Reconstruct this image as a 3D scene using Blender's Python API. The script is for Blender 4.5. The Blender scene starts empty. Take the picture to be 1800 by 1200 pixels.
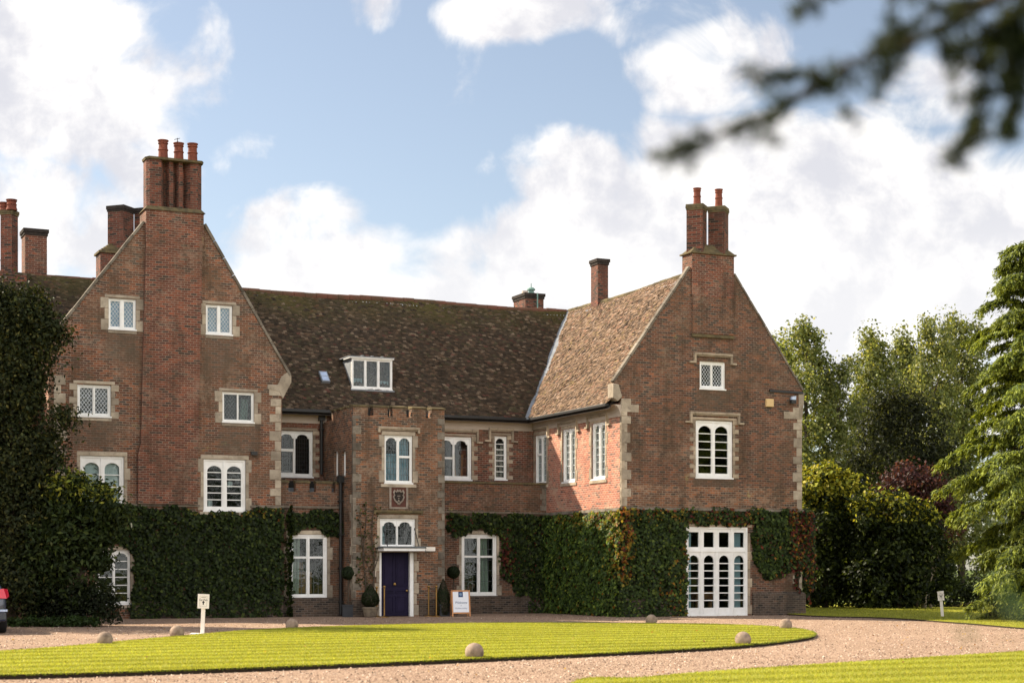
import bpy, bmesh, math, random
import numpy as np
from mathutils import Vector, Matrix
from mathutils.geometry import tessellate_polygon
R = math.radians
random.seed(7)
rng = np.random.default_rng(11)
SC = bpy.context.scene
COL = SC.collection

# ------------------------------------------------------------------ camera
F = 3000.0            # focal length in pixels of the 1800 px wide photograph (60 mm lens)
EYE = 1.54
HY = 1000.0           # horizon row
cam_d = bpy.data.cameras.new('camera')
cam_d.sensor_width = 36.0
cam_d.lens = 60.0
cam_d.shift_y = (HY - 600.0) / 1800.0      # rising-front lens: verticals stay upright
cam_d.clip_start = 0.1
cam_d.clip_end = 3000.0
cam_d.dof.use_dof = True
cam_d.dof.focus_distance = 54.0
cam_d.dof.aperture_fstop = 2.1
cam = bpy.data.objects.new('camera', cam_d)
COL.objects.link(cam)
cam.location = (0, 0, EYE)
cam.rotation_euler = (R(90), 0, 0)
SC.camera = cam

# ------------------------------------------------------------------ sun, sky, exposure
TH = R(24.2)                               # the house stands turned by this angle
SUN_EL, SUN_A = R(37.5), R(50.0)           # height of the sun; angle behind the line of the main range
cT, sT = math.cos(TH), math.sin(TH)
su, sv = -math.cos(SUN_A), math.sin(SUN_A)
SUN_X, SUN_Y = su * cT - sv * sT, su * sT + sv * cT
SUN = Vector((SUN_X * math.cos(SUN_EL), SUN_Y * math.cos(SUN_EL), math.sin(SUN_EL)))
sun_d = bpy.data.lights.new('sun', 'SUN')
sun_d.energy = 5.0
sun_d.angle = R(0.5)
sun_d.color = (1.0, 0.87, 0.67)
sun = bpy.data.objects.new('sun', sun_d)
COL.objects.link(sun)
sun.location = (-40, 20, 60)
sun.rotation_euler = SUN.to_track_quat('Z', 'Y').to_euler()
SC.view_settings.view_transform = 'Standard'
SC.view_settings.look = 'None'
SC.view_settings.exposure = 1.3
SC.view_settings.gamma = 1.0
SC.render.film_transparent = False


class NT:
    """small helper around a node tree"""
    def __init__(self, tree):
        self.t = tree
    def n(self, typ, ins=None, **props):
        nd = self.t.nodes.new(typ)
        for k, v in props.items():
            setattr(nd, k, v)
        for k, v in (ins or {}).items():
            if isinstance(v, bpy.types.NodeSocket):
                self.t.links.new(v, nd.inputs[k])
            else:
                nd.inputs[k].default_value = v
        return nd
    def math(self, op, a, b=0.0, clamp=False):
        return self.n('ShaderNodeMath', {0: a, 1: b}, operation=op, use_clamp=clamp).outputs[0]
    def vmath(self, op, a, b=(0, 0, 0)):
        nd = self.n('ShaderNodeVectorMath', {0: a, 1: b}, operation=op)
        return nd.outputs['Value'] if op in ('LENGTH', 'DOT_PRODUCT') else nd.outputs[0]
    def mix(self, fac, a, b, blend='MIX'):
        nd = self.n('ShaderNodeMix', data_type='RGBA', blend_type=blend)
        for i, v in ((0, fac), (6, a), (7, b)):
            if isinstance(v, bpy.types.NodeSocket):
                self.t.links.new(v, nd.inputs[i])
            else:
                if i and len(v) == 3:
                    v = (*v, 1)
                nd.inputs[i].default_value = v
        return nd.outputs[2]
    def rng(self, v, a, b, c=0.0, d=1.0, smooth=True):
        nd = self.n('ShaderNodeMapRange', {0: v, 1: a, 2: b, 3: c, 4: d},
                    interpolation_type='SMOOTHSTEP' if smooth else 'LINEAR')
        return nd.outputs[0]
    def noise(self, vec, scale, detail=4.0, rough=0.55, dist=0.0):
        return self.n('ShaderNodeTexNoise', {'Vector': vec, 'Scale': scale, 'Detail': detail,
                                             'Roughness': rough, 'Distortion': dist}).outputs[0]
    def ramp(self, fac, stops):
        nd = self.n('ShaderNodeValToRGB', {0: fac})
        el = nd.color_ramp.elements
        while len(el) > 1:
            el.remove(el[-1])
        el[0].position, el[0].color = stops[0][0], (*stops[0][1], 1)
        for p, c in stops[1:]:
            e = el.new(p)
            e.color = (*c, 1)
        return nd.outputs[0]


world = bpy.data.worlds.new("World")
SC.world = world
world.use_nodes = True
wt = NT(world.node_tree)
for nd in list(world.node_tree.nodes):
    world.node_tree.nodes.remove(nd)
wout = wt.n('ShaderNodeOutputWorld')
sky = wt.n('ShaderNodeTexSky', sky_type='NISHITA')
sky.sun_disc = False
sky.sun_elevation = SUN_EL
sky.sun_rotation = math.atan2(SUN_X, SUN_Y)
sky.air_density, sky.dust_density, sky.ozone_density = 1.0, 0.6, 1.0
wdir = wt.n('ShaderNodeTexCoord').outputs['Generated']
sep = wt.n('ShaderNodeSeparateXYZ', {0: wdir})
yy = wt.math('MAXIMUM', wt.math('ABSOLUTE', sep.outputs[1]), 0.12)
qx = wt.math('DIVIDE', sep.outputs[0], yy)
qz = wt.math('DIVIDE', sep.outputs[2], yy)
q = wt.n('ShaderNodeCombineXYZ', {0: qx, 1: qz, 2: wt.math('MULTIPLY', sep.outputs[1], 0.3)}).outputs[0]
warp = wt.n('ShaderNodeTexNoise', {'Vector': q, 'Scale': 9.0, 'Detail': 3.0})
qw = wt.vmath('ADD', q, wt.n('ShaderNodeVectorMath', {0: wt.vmath('SUBTRACT', warp.outputs[1], (.5, .5, .5)), 3: 0.035},
                             operation='SCALE').outputs[0])
# banks of cloud, each given by its bearing and height in the sky
BANKS = [(110, 120, 250, 200, 1.0), (40, 420, 260, 190, .9), (250, 250, 130, 190, .5), (350, 110, 80, 110, .45),
         (520, 395, 180, 90, .72), (640, 470, 300, 110, .9), (1000, 480, 430, 150, 1.1), (1000, 310, 150, 100, .75),
         (850, 330, 90, 90, .45), (1330, 330, 300, 150, 1.0), (1560, 400, 380, 210, 1.1), (1250, 110, 190, 110, .85),
         (920, 45, 170, 60, .75), (1120, 40, 220, 80, .6), (1620, 170, 140, 90, .6), (1400, 560, 700, 170, 1.0),
         (660, 20, 110, 60, .45), (450, 280, 110, 60, .35), (900, 700, 1500, 160, 1.0), (1790, 330, 120, 130, .5)]
tot = None
for bx, by, rx, ry, amp in BANKS:
    d = wt.vmath('SUBTRACT', qw, ((bx - 900) / F, (HY - by) / F, 0))
    d = wt.vmath('MULTIPLY', d, (F / rx, F / ry, 0))
    g = wt.rng(wt.vmath('LENGTH', d), 1.35, 0.35, 0.0, amp)
    tot = g if tot is None else wt.math('MAXIMUM', tot, g)
fb = wt.noise(q, 15.0, 10.0, 0.57, 0.4)
back = wt.rng(sep.outputs[1], 0.3, 0.1, 0.0, 0.80)          # broken cloud over the rest of the sky
back = wt.math('MULTIPLY', back, wt.rng(sep.outputs[2], 0.85, 0.45, 0.45, 1.0))
tot = wt.math('MAXIMUM', tot, back)
dens = wt.rng(wt.math('ADD', tot, wt.math('MULTIPLY', wt.math('SUBTRACT', fb, 0.5), 2.0)), 0.33, 0.76)
dens = wt.math('MULTIPLY', dens, 0.97)
sh = wt.noise(wt.vmath('ADD', qw, (0.012, 0.02, 0.0)), 17.0, 8.0, 0.62)
ccol = wt.mix(wt.rng(sh, 0.36, 0.62), (0.70, 0.70, 0.75), (1.05, 1.02, 0.99))
low = wt.rng(qz, 0.235, 0.15)
ccol = wt.mix(wt.math('MULTIPLY', low, 0.45), ccol, (0.99, 0.98, 0.965))
scol = wt.n('ShaderNodeHueSaturation', {'Saturation': 0.74, 'Value': 1.0, 'Color': sky.outputs[0]}).outputs[0]
STR = 0.1
SKYGAIN = 0.585
CLOUDGAIN = 0.455
sgain = wt.n('ShaderNodeVectorMath', {0: scol, 3: SKYGAIN}, operation='SCALE').outputs[0]
ccol = wt.mix(wt.rng(sep.outputs[1], 0.2, -0.1), ccol, (2.2, 2.12, 2.02))    # unseen banks behind the camera, brightened to fill the shaded fronts
cgain = wt.n('ShaderNodeVectorMath', {0: ccol, 3: CLOUDGAIN / STR}, operation='SCALE').outputs[0]
bg = wt.n('ShaderNodeBackground', {0: wt.mix(dens, sgain, cgain), 1: STR})
world.node_tree.links.new(bg.outputs[0], wout.inputs[0])

# ------------------------------------------------------------------ measuring the place: rays through the lens
def ray(px, py):
    X, Z = (px - 900.0) / F, (HY - py) / F
    return X * cT + sT, -X * sT + cT, Z
def onv(px, py, v):
    d = ray(px, py); t = v / d[1]
    return t * d[0], EYE + t * d[2]
def onu(px, py, u):
    d = ray(px, py); t = u / d[0]
    return t * d[1], EYE + t * d[2]
def gnd(px, py, z=0.0):
    t = (z - EYE) * F / (HY - py)
    return (px - 900.0) / F * t, t
def at(px, py, Y):
    return Vector(((px - 900.0) / F * Y, Y, EYE + (HY - py) / F * Y))
def W(u, v):
    return u * cT - v * sT, u * sT + v * cT
def UV(X, Y):
    return X * cT + Y * sT, -X * sT + Y * cT

# ------------------------------------------------------------------ materials
MATS = {}
def new_mat(name):
    m = bpy.data.materials.new(name)
    m.use_nodes = True
    for nd in list(m.node_tree.nodes):
        m.node_tree.nodes.remove(nd)
    t = NT(m.node_tree)
    out = t.n('ShaderNodeOutputMaterial')
    MATS[name] = m
    return m, t, out
def pbsdf(t, out, color, rough=0.8, spec=0.3, bump=None, bstr=0.4, bdist=0.02, metal=0.0):
    b = t.n('ShaderNodeBsdfPrincipled', {'Base Color': color if not isinstance(color, tuple) else (*color[:3], 1),
                                         'Roughness': rough, 'Metallic': metal, 'Specular IOR Level': spec})
    if bump is not None:
        bn = t.n('ShaderNodeBump', {'Strength': bstr, 'Distance': bdist, 'Height': bump})
        t.t.links.new(bn.outputs[0], b.inputs['Normal'])
    t.t.links.new(b.outputs[0], out.inputs[0])
    return b

def brick_mat(name, c1, c2, mortar, dark, stain=0.55, lichen=0.15, pale=0.0, rowh=0.072, scale=0.70):
    m, t, out = new_mat(name)
    uv = t.n('ShaderNodeUVMap').outputs[0]
    wob = t.n('ShaderNodeTexNoise', {'Vector': uv, 'Scale': 2.2, 'Detail': 3.0}).outputs[1]
    uvw = t.vmath('ADD', uv, t.n('ShaderNodeVectorMath', {0: t.vmath('SUBTRACT', wob, (.5, .5, .5)), 3: 0.06}, operation='SCALE').outputs[0])
    bw = 0.20
    br = t.n('ShaderNodeTexBrick', {'Vector': uvw, 'Color1': (0, 0, 0, 1), 'Color2': (0, 0, 0, 1), 'Mortar': (1, 1, 1, 1), 'Scale': 1.0,
                                    'Mortar Size': 0.011, 'Mortar Smooth': 0.35, 'Bias': 0.0, 'Brick Width': bw, 'Row Height': rowh})
    br.offset = 0.5
    # one random number for every brick, following the same coursing
    sx = t.n('ShaderNodeSeparateXYZ', {0: uvw})
    row = t.math('FLOOR', t.math('DIVIDE', sx.outputs[1], rowh))
    even = t.math('SUBTRACT', 1.0, t.math('MODULO', row, 2.0))
    bn_ = t.math('FLOOR', t.math('DIVIDE', t.math('ADD', sx.outputs[0], t.math('MULTIPLY', even, bw * .5)), bw))
    cell = t.n('ShaderNodeTexWhiteNoise', {0: t.n('ShaderNodeCombineXYZ', {0: bn_, 1: row}).outputs[0]}, noise_dimensions='2D').outputs[0]
    cell = t.math('ADD', t.math('MULTIPLY', cell, 0.80), t.math('MULTIPLY', t.rng(t.noise(uv, 1.7, 6.0, 0.7), 0.25, 0.75), 0.20))
    K = scale
    sc_ = lambda c_, f=1.0: tuple(min(1, a_ * f * K) for a_ in c_)
    c1, c2, mortar, dark = sc_(c1), sc_(c2), sc_(mortar, 1.25), sc_(dark)
    grey = tuple(.5 * sum(dark) / 3 + .5 * a_ for a_ in dark)
    body = t.ramp(cell, [(0.0, tuple(a_ * .38 for a_ in grey)), (0.16, tuple(a_ * .68 for a_ in grey)), (0.26, c2), (0.50, tuple(.5 * (a_ + b_) for a_, b_ in zip(c1, c2))), (0.74, c1),
                         (0.90, (c1[0] * 1.35, c1[1] * 1.2, c1[2] * 1.05)), (1.0, (c1[0] * 1.9, c1[1] * 1.75, c1[2] * 1.6))])
    n1 = t.noise(uv, 0.7, 7.0, 0.70, 0.4)
    n2 = t.noise(t.vmath('MULTIPLY', uv, (1.6, 0.35, 1)), 1.2, 5.0, 0.6)
    n3 = t.noise(uv, 3.2, 6.0, 0.65)
    col = t.mix(t.math('MULTIPLY', br.outputs[1], t.rng(n3, 0.25, 0.6, .45, 1.0)), body, mortar)
    col = t.mix(t.rng(n1, 0.42, 0.68, 0, stain * .75), col, dark)
    col = t.mix(t.rng(n2, 0.48, 0.70, 0, stain * .85), col, tuple(a * .6 for a in dark))
    col = t.mix(t.rng(n3, 0.35, 0.72, 0, .35), col, tuple(a * .5 for a in c2))
    if pale:
        n5 = t.math('ADD', t.math('MULTIPLY', t.noise(uv, 0.9, 8.0, 0.78), .65), t.math('MULTIPLY', t.noise(uv, 9.0, 5.0, 0.7), .35))
        col = t.mix(t.rng(n5, 0.49, 0.62, 0, pale), col, sc_((0.50, 0.365, 0.265)))
    n4 = t.noise(uv, 2.1, 8.0, 0.72)
    n6 = t.noise(uv, 0.42, 3.0)
    lf = t.math('MULTIPLY', t.rng(n4, 0.60, 0.68), t.rng(n6, 0.52, 0.66, 0, lichen))
    col = t.mix(lf, col, (0.30, 0.27, 0.11))
    fine = t.noise(uv, 30.0, 3.0, 0.6)
    hgt = t.math('ADD', t.math('MULTIPLY', br.outputs[1], -0.7), t.math('MULTIPLY', fine, 0.55))
    hgt = t.math('ADD', hgt, t.math('MULTIPLY', cell, 0.35))
    pbsdf(t, out, col, 0.9, 0.2, hgt, 0.6, 0.02)
    return m

brick_mat('old_brick', (0.30, 0.117, 0.062), (0.135, 0.060, 0.042), (0.36, 0.28, 0.22), (0.19, 0.126, 0.080), .9, .9, .42)
brick_mat('red_brick', (0.27, 0.090, 0.054), (0.155, 0.056, 0.040), (0.33, 0.24, 0.185), (0.14, 0.086, 0.056), .7, .4, .30)
brick_mat('brown_brick', (0.255, 0.108, 0.062), (0.115, 0.060, 0.044), (0.27, 0.205, 0.16), (0.155, 0.104, 0.066), .85, .7, .30)
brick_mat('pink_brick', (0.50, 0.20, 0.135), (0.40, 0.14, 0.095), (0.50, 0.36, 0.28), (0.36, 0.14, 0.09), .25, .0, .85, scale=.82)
brick_mat('plinth_brick', (0.15, 0.105, 0.08), (0.09, 0.065, 0.05), (0.20, 0.165, 0.135), (0.075, 0.06, 0.05), .6, .0)
brick_mat('tower_brick', (0.33, 0.145, 0.076), (0.14, 0.072, 0.05), (0.32, 0.26, 0.20), (0.15, 0.102, 0.066), .8, .6, .50)
brick_mat('chimney_brick', (0.27, 0.085, 0.055), (0.15, 0.055, 0.04), (0.22, 0.17, 0.13), (0.075, 0.055, 0.045), .65, .0)

def plain(name, c, c2=None, rough=0.7, spec=0.3, scale=3.0, bstr=0.15, metal=0.0, fine=25.0):
    m, t, out = new_mat(name)
    ob = t.n('ShaderNodeTexCoord').outputs['Object']
    c2 = c2 or tuple(a * .75 for a in c)
    n = t.noise(ob, scale, 6.0, 0.62)
    col = t.mix(t.rng(n, 0.3, 0.72), c, c2)
    if 'stone' in name:                       # every block has its own tone
        isl = t.n('ShaderNodeNewGeometry').outputs['Random Per Island']
        col = t.mix(1.0, col, t.ramp(isl, [(0.0, (.62, .60, .58)), (0.5, (.95, .93, .9)), (1.0, (1.2, 1.17, 1.12))]), 'MULTIPLY')
        col = t.mix(t.rng(t.noise(ob, 5.5, 7.0, .7), .52, .70, 0, .55), col, tuple(a * .38 for a in c2))
    f = t.noise(ob, fine, 4.0)
    pbsdf(t, out, col, rough, spec, f, bstr, 0.01, metal)
    return m
plain('stone', (0.44, 0.385, 0.315), (0.26, 0.22, 0.175), 0.92, 0.15, 2.2, 0.35)
plain('pale_stone', (0.40, 0.335, 0.265), (0.25, 0.205, 0.155), 0.9, 0.15, 2.5, 0.25)
plain('grey_stone', (0.22, 0.195, 0.165), (0.11, 0.095, 0.078), 0.92, 0.15, 3.0, 0.4)
plain('mossy_stone', (0.15, 0.12, 0.065), (0.08, 0.067, 0.045), 0.95, 0.1, 5.0, 0.5)
plain('plinth_stone', (0.20, 0.165, 0.135), (0.10, 0.085, 0.07), 0.92, 0.15, 4.0, 0.5)
plain('white_paint', (0.82, 0.82, 0.82), (0.74, 0.735, 0.72), 0.55, 0.35, 4.5, 0.05)
plain('cream_paint', (0.46, 0.39, 0.33), (0.38, 0.315, 0.26), 0.6, 0.3, 1.2, 0.05)
plain('black_iron', (0.018, 0.018, 0.019), None, 0.5, 0.4)
plain('lead', (0.22, 0.24, 0.27), (0.13, 0.14, 0.155), 0.55, 0.4, 2.5, 0.1)
plain('lead_came', (0.10, 0.11, 0.12), None, 0.5, 0.4)
plain('pale_came', (0.62, 0.66, 0.70), None, 0.5, 0.4)
plain('door_paint', (0.014, 0.0105, 0.034), (0.011, 0.008, 0.026), 0.6, 0.12, 3.0, 0.03)
plain('brass', (0.36, 0.22, 0.075), (0.28, 0.165, 0.055), 0.36, 0.5, 6.0, 0.02, 1.0)
plain('terracotta', (0.20, 0.060, 0.036), (0.12, 0.04, 0.028), 0.85, 0.2, 6.0, 0.3)
plain('soot', (0.045, 0.036, 0.032), (0.025, 0.022, 0.02), 0.95, 0.1, 6.0, 0.3)
plain('ridge_tile', (0.15, 0.062, 0.044), (0.075, 0.058, 0.034), 0.9, 0.15, 1.1, 0.5)
plain('bark', (0.085, 0.066, 0.050), (0.05, 0.04, 0.032), 0.95, 0.1, 8.0, 0.6)
plain('pine_wood', (0.50, 0.24, 0.10), (0.40, 0.18, 0.075), 0.55, 0.3, 5.0, 0.1)
plain('sign_white', (0.78, 0.73, 0.67), (0.72, 0.67, 0.61), 0.6, 0.3, 3.0, 0.03)
plain('board_white', (0.72, 0.74, 0.80), (0.69, 0.71, 0.77), 0.5, 0.3, 3.0, 0.02)
plain('navy_ink', (0.015, 0.05, 0.16), None, 0.6, 0.3)
plain('black_ink', (0.03, 0.028, 0.028), None, 0.7, 0.2)
plain('grey_ink', (0.45, 0.40, 0.36), None, 0.7, 0.2)
plain('pale_blue_ink', (0.35, 0.5, 0.68), None, 0.7, 0.2)
plain('ball_stone', (0.37, 0.285, 0.225), (0.24, 0.18, 0.14), 0.95, 0.1, 7.0, 0.6, fine=60.0)
plain('curtain', (0.42, 0.44, 0.36), (0.34, 0.37, 0.30), 0.95, 0.1, 3.0, 0.1)
plain('blue_curtain', (0.42, 0.55, 0.62), (0.34, 0.46, 0.54), 0.95, 0.1, 3.0, 0.1)
plain('backing', (0.36, 0.49, 0.68), (0.32, 0.45, 0.64), 0.9, 0.1, 2.0, 0.1)  # pale blue sheet set close behind the upper panes
plain('white_blind', (0.72, 0.72, 0.72), (0.64, 0.65, 0.66), 0.9, 0.1, 2.0, 0.1)
plain('warm_furniture', (0.42, 0.20, 0.085), (0.24, 0.10, 0.05), 0.6, 0.3, 3.0, 0.1)
plain('dark_room', (0.030, 0.028, 0.026), None, 0.95, 0.1)
plain('planter', (0.030, 0.032, 0.038), None, 0.6, 0.3)
plain('stone_planter', (0.20, 0.165, 0.125), (0.12, 0.10, 0.08), 0.9, 0.1)
plain('alarm_plastic', (0.66, 0.47, 0.24), (0.6, 0.42, 0.2), 0.5, 0.3)
plain('lamp_glass', (0.45, 0.55, 0.75), None, 0.15, 0.6)
plain('rubber', (0.018, 0.018, 0.018), None, 0.85, 0.2)
plain('alloy', (0.45, 0.45, 0.46), None, 0.35, 0.5, metal=0.8)
plain('soil', (0.045, 0.034, 0.024), (0.028, 0.022, 0.016), 0.98, 0.05, 9.0, 0.7)
plain('lead_green', (0.16, 0.27, 0.24), None, 0.6, 0.3)
plain('plaque_red', (0.115, 0.05, 0.04), (0.085, 0.04, 0.033), 0.9, 0.1, 5.0, 0.3)
plain('plaque_pale', (0.29, 0.245, 0.205), (0.18, 0.145, 0.12), 0.9, 0.1, 5.0, 0.3)

m, t, out = new_mat('car_paint')
b = pbsdf(t, out, (0.012, 0.022, 0.055), 0.3, 0.5)
b.inputs['Coat Weight'].default_value = 1.0
b.inputs['Coat Roughness'].default_value = 0.05
m, t, out = new_mat('tail_lens')
pbsdf(t, out, (0.55, 0.01, 0.04), 0.15, 0.6)
m, t, out = new_mat('car_glass')
pbsdf(t, out, (0.02, 0.025, 0.03), 0.05, 0.6)

def glass_mat(name, tint, wav=0.012):
    m, t, out = new_mat(name)
    ob = t.n('ShaderNodeTexCoord').outputs['Object']
    n = t.noise(ob, 2.6, 3.0)
    bn = t.n('ShaderNodeBump', {'Strength': 0.25, 'Distance': wav, 'Height': n})
    gl = t.n('ShaderNodeBsdfGlossy', {'Color': (1, 1, 1, 1), 'Roughness': 0.015})
    t.t.links.new(bn.outputs[0], gl.inputs['Normal'])
    tr = t.n('ShaderNodeBsdfTransparent', {'Color': (*tint, 1)})
    fr = t.n('ShaderNodeFresnel', {'IOR': 1.5})
    fac = t.math('MULTIPLY', fr.outputs[0], 0.65, True)
    mx = t.n('ShaderNodeMixShader', {0: fac, 1: tr.outputs[0], 2: gl.outputs[0]})
    t.t.links.new(mx.outputs[0], out.inputs[0])
glass_mat('glass', (0.80, 0.86, 0.86))
glass_mat('old_glass', (0.70, 0.80, 0.82), 0.03)

def leaf_mat(name, trans=0.35, rough=0.55, spec=0.25):
    m, t, out = new_mat(name)
    col = t.n('ShaderNodeAttribute', attribute_name='Col').outputs[0]
    b = t.n('ShaderNodeBsdfPrincipled', {'Base Color': col, 'Roughness': rough, 'Specular IOR Level': spec})
    tc = t.mix(1.0, col, (1.35, 1.25, 0.55), 'MULTIPLY')
    tr = t.n('ShaderNodeBsdfTranslucent', {'Color': tc})
    mx = t.n('ShaderNodeMixShader', {0: trans, 1: b.outputs[0], 2: tr.outputs[0]})
    t.t.links.new(mx.outputs[0], out.inputs[0])
leaf_mat('leaf', 0.5)
leaf_mat('glossy_leaf', 0.30, 0.55, 0.15)
leaf_mat('needle', 0.30, 0.6, 0.2)
leaf_mat('grass_blade', 0.45, 0.6, 0.2)

m, t, out = new_mat('roof_tile')
col = t.n('ShaderNodeAttribute', attribute_name='Col').outputs[0]
ob = t.n('ShaderNodeTexCoord').outputs['Object']
f = t.noise(ob, 22.0, 4.0, .6)
col2 = t.mix(t.rng(f, 0.35, 0.7, 0, .45), col, (0.05, 0.042, 0.034))
pbsdf(t, out, col2, 0.93, 0.12, f, 0.5, 0.02)

m, t, out = new_mat('gravel')
ob = t.n('ShaderNodeTexCoord').outputs['Object']
v1 = t.n('ShaderNodeTexVoronoi', {'Vector': ob, 'Scale': 34.0})
vs = t.n('ShaderNodeSeparateColor', {0: v1.outputs[1]}).outputs[0]
n1 = t.noise(ob, 13.0, 8.0, 0.8)
n2 = t.noise(ob, 0.45, 4.0, 0.6)
n4 = t.noise(ob, 3.0, 8.0, 0.82)
n3 = t.noise(t.vmath('MULTIPLY', ob, (0.12, 1.0, 1.0)), 1.1, 5.0, 0.6)
col = t.ramp(vs, [(0.0, (0.17, 0.108, 0.078)), (0.35, (0.32, 0.218, 0.150)), (0.7, (0.41, 0.290, 0.205)), (1.0, (0.50, 0.390, 0.29))])
col = t.mix(t.rng(n1, 0.42, 0.62, 0, .75), col, (0.18, 0.112, 0.08))
col = t.mix(t.rng(n2, 0.40, 0.7, 0, .4), col, (0.44, 0.31, 0.23))
col = t.mix(t.rng(n3, 0.48, 0.66, 0, .55), col, (0.26, 0.165, 0.115))
col = t.mix(t.rng(n4, 0.46, 0.62, 0, .36), col, (0.22, 0.138, 0.092))
col = t.mix(t.rng(n4, 0.42, 0.34, 0, .4), col, (0.50, 0.37, 0.265))
hgt = t.math('ADD', t.math('MULTIPLY', v1.outputs[0], -0.8), t.math('MULTIPLY', n1, 0.8))
pbsdf(t, out, col, 0.95, 0.15, hgt, 0.9, 0.03)

m, t, out = new_mat('loose_stone')
pbsdf(t, out, t.n('ShaderNodeAttribute', attribute_name='Col').outputs[0], 0.9, 0.15)

def turf(name, c1, c2, stripe):
    m, t, out = new_mat(name)
    ob = t.n('ShaderNodeTexCoord').outputs['Object']
    n1 = t.noise(ob, 40.0, 5.0, .7)
    n2 = t.noise(ob, 0.6, 4.0, .6)
    col = t.mix(t.rng(n1, .35, .65), c1, c2)
    col = t.mix(t.rng(n2, .4, .7, 0, .35), col, tuple(a * 1.25 for a in c1))
    pbsdf(t, out, col, 0.9, 0.1, n1, 0.8, 0.03)
turf('turf', (0.26, 0.25, 0.026), (0.19, 0.19, 0.02), 1)
turf('field', (0.10, 0.13, 0.03), (0.06, 0.085, 0.02), 0)

# ------------------------------------------------------------------ mesh building
class MB:
    def __init__(s):
        s.v, s.f = [], []
    def add(s, vs, fs):
        o = len(s.v)
        s.v += [tuple(p) for p in vs]
        s.f += [tuple(i + o for i in f) for f in fs]
        return s
    def box(s, x0, x1, y0, y1, z0, z1):
        x0, x1 = min(x0, x1), max(x0, x1); y0, y1 = min(y0, y1), max(y0, y1); z0, z1 = min(z0, z1), max(z0, z1)
        return s.add([(x0, y0, z0), (x1, y0, z0), (x1, y1, z0), (x0, y1, z0), (x0, y0, z1), (x1, y0, z1), (x1, y1, z1), (x0, y1, z1)],
                     [(0, 3, 2, 1), (4, 5, 6, 7), (0, 1, 5, 4), (1, 2, 6, 5), (2, 3, 7, 6), (3, 0, 4, 7)])
    def hull2(s, A, B):
        """two matching rings of points joined into a solid"""
        n = len(A)
        fs = [tuple(range(n))[::-1], tuple(range(n, 2 * n))]
        fs += [(i, (i + 1) % n, n + (i + 1) % n, n + i) for i in range(n)]
        return s.add(list(A) + list(B), fs)
    def tube(s, pts, rad, n=8, cap=True):
        pts = [Vector(p) for p in pts]
        rings = []
        ref = Vector((0.31, 0.17, 0.93))
        for i, p in enumerate(pts):
            a = pts[max(0, i - 1)]; b = pts[min(len(pts) - 1, i + 1)]
            d = (b - a).normalized()
            x = d.cross(ref)
            if x.length < 1e-3:
                x = d.cross(Vector((1, 0, 0)))
            x.normalize(); y = d.cross(x)
            r = rad[i] if hasattr(rad, '__len__') else rad
            rings.append([p + (x * math.cos(2 * math.pi * k / n) + y * math.sin(2 * math.pi * k / n)) * r for k in range(n)])
        vs = [q for r in rings for q in r]
        fs = []
        for i in range(len(rings) - 1):
            for k in range(n):
                fs.append((i * n + k, i * n + (k + 1) % n, (i + 1) * n + (k + 1) % n, (i + 1) * n + k))
        if cap:
            fs.append(tuple(range(n))[::-1]); fs.append(tuple((len(rings) - 1) * n + k for k in range(n)))
        return s.add(vs, fs)
    def lathe(s, c, prof, n=16):
        vs, fs = [], []
        for r, z in prof:
            vs += [(c[0] + r * math.cos(2 * math.pi * k / n), c[1] + r * math.sin(2 * math.pi * k / n), c[2] + z) for k in range(n)]
        for i in range(len(prof) - 1):
            for k in range(n):
                fs.append((i * n + k, i * n + (k + 1) % n, (i + 1) * n + (k + 1) % n, (i + 1) * n + k))
        fs.append(tuple(range(n))[::-1]); fs.append(tuple((len(prof) - 1) * n + k for k in range(n)))
        return s.add(vs, fs)
    def build(s, name, mat, parent=None, org=(0, 0, 0), smooth=False, bevel=0.0, label=None):
        me = bpy.data.meshes.new(name)
        o3 = np.array(org)
        V = np.array(s.v, float) - o3
        me.from_pydata(V.tolist(), [], s.f)
        me.update()
        uvl = me.uv_layers.new(name='UVMap')
        co = np.array(s.v, float)
        data = np.zeros((len(me.loops), 2))
        for p in me.polygons:
            nx, ny, nz = (abs(a) for a in p.normal)
            for li in p.loop_indices:
                x, y, z = co[me.loops[li].vertex_index]
                if nz > 0.75: data[li] = (x, y)
                elif nx > ny: data[li] = (y, z)
                else: data[li] = (x, z)
        uvl.data.foreach_set('uv', data.ravel())
        if smooth:
            me.polygons.foreach_set('use_smooth', [True] * len(me.polygons))
        me.materials.append(MATS[mat])
        o = bpy.data.objects.new(name, me)
        COL.objects.link(o)
        if parent is not None:
            o.parent = parent
        if bevel:
            md = o.modifiers.new('bevel', 'BEVEL'); md.width = bevel; md.segments = 2; md.limit_method = 'ANGLE'
        if label: o['label'] = label
        return o

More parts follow.
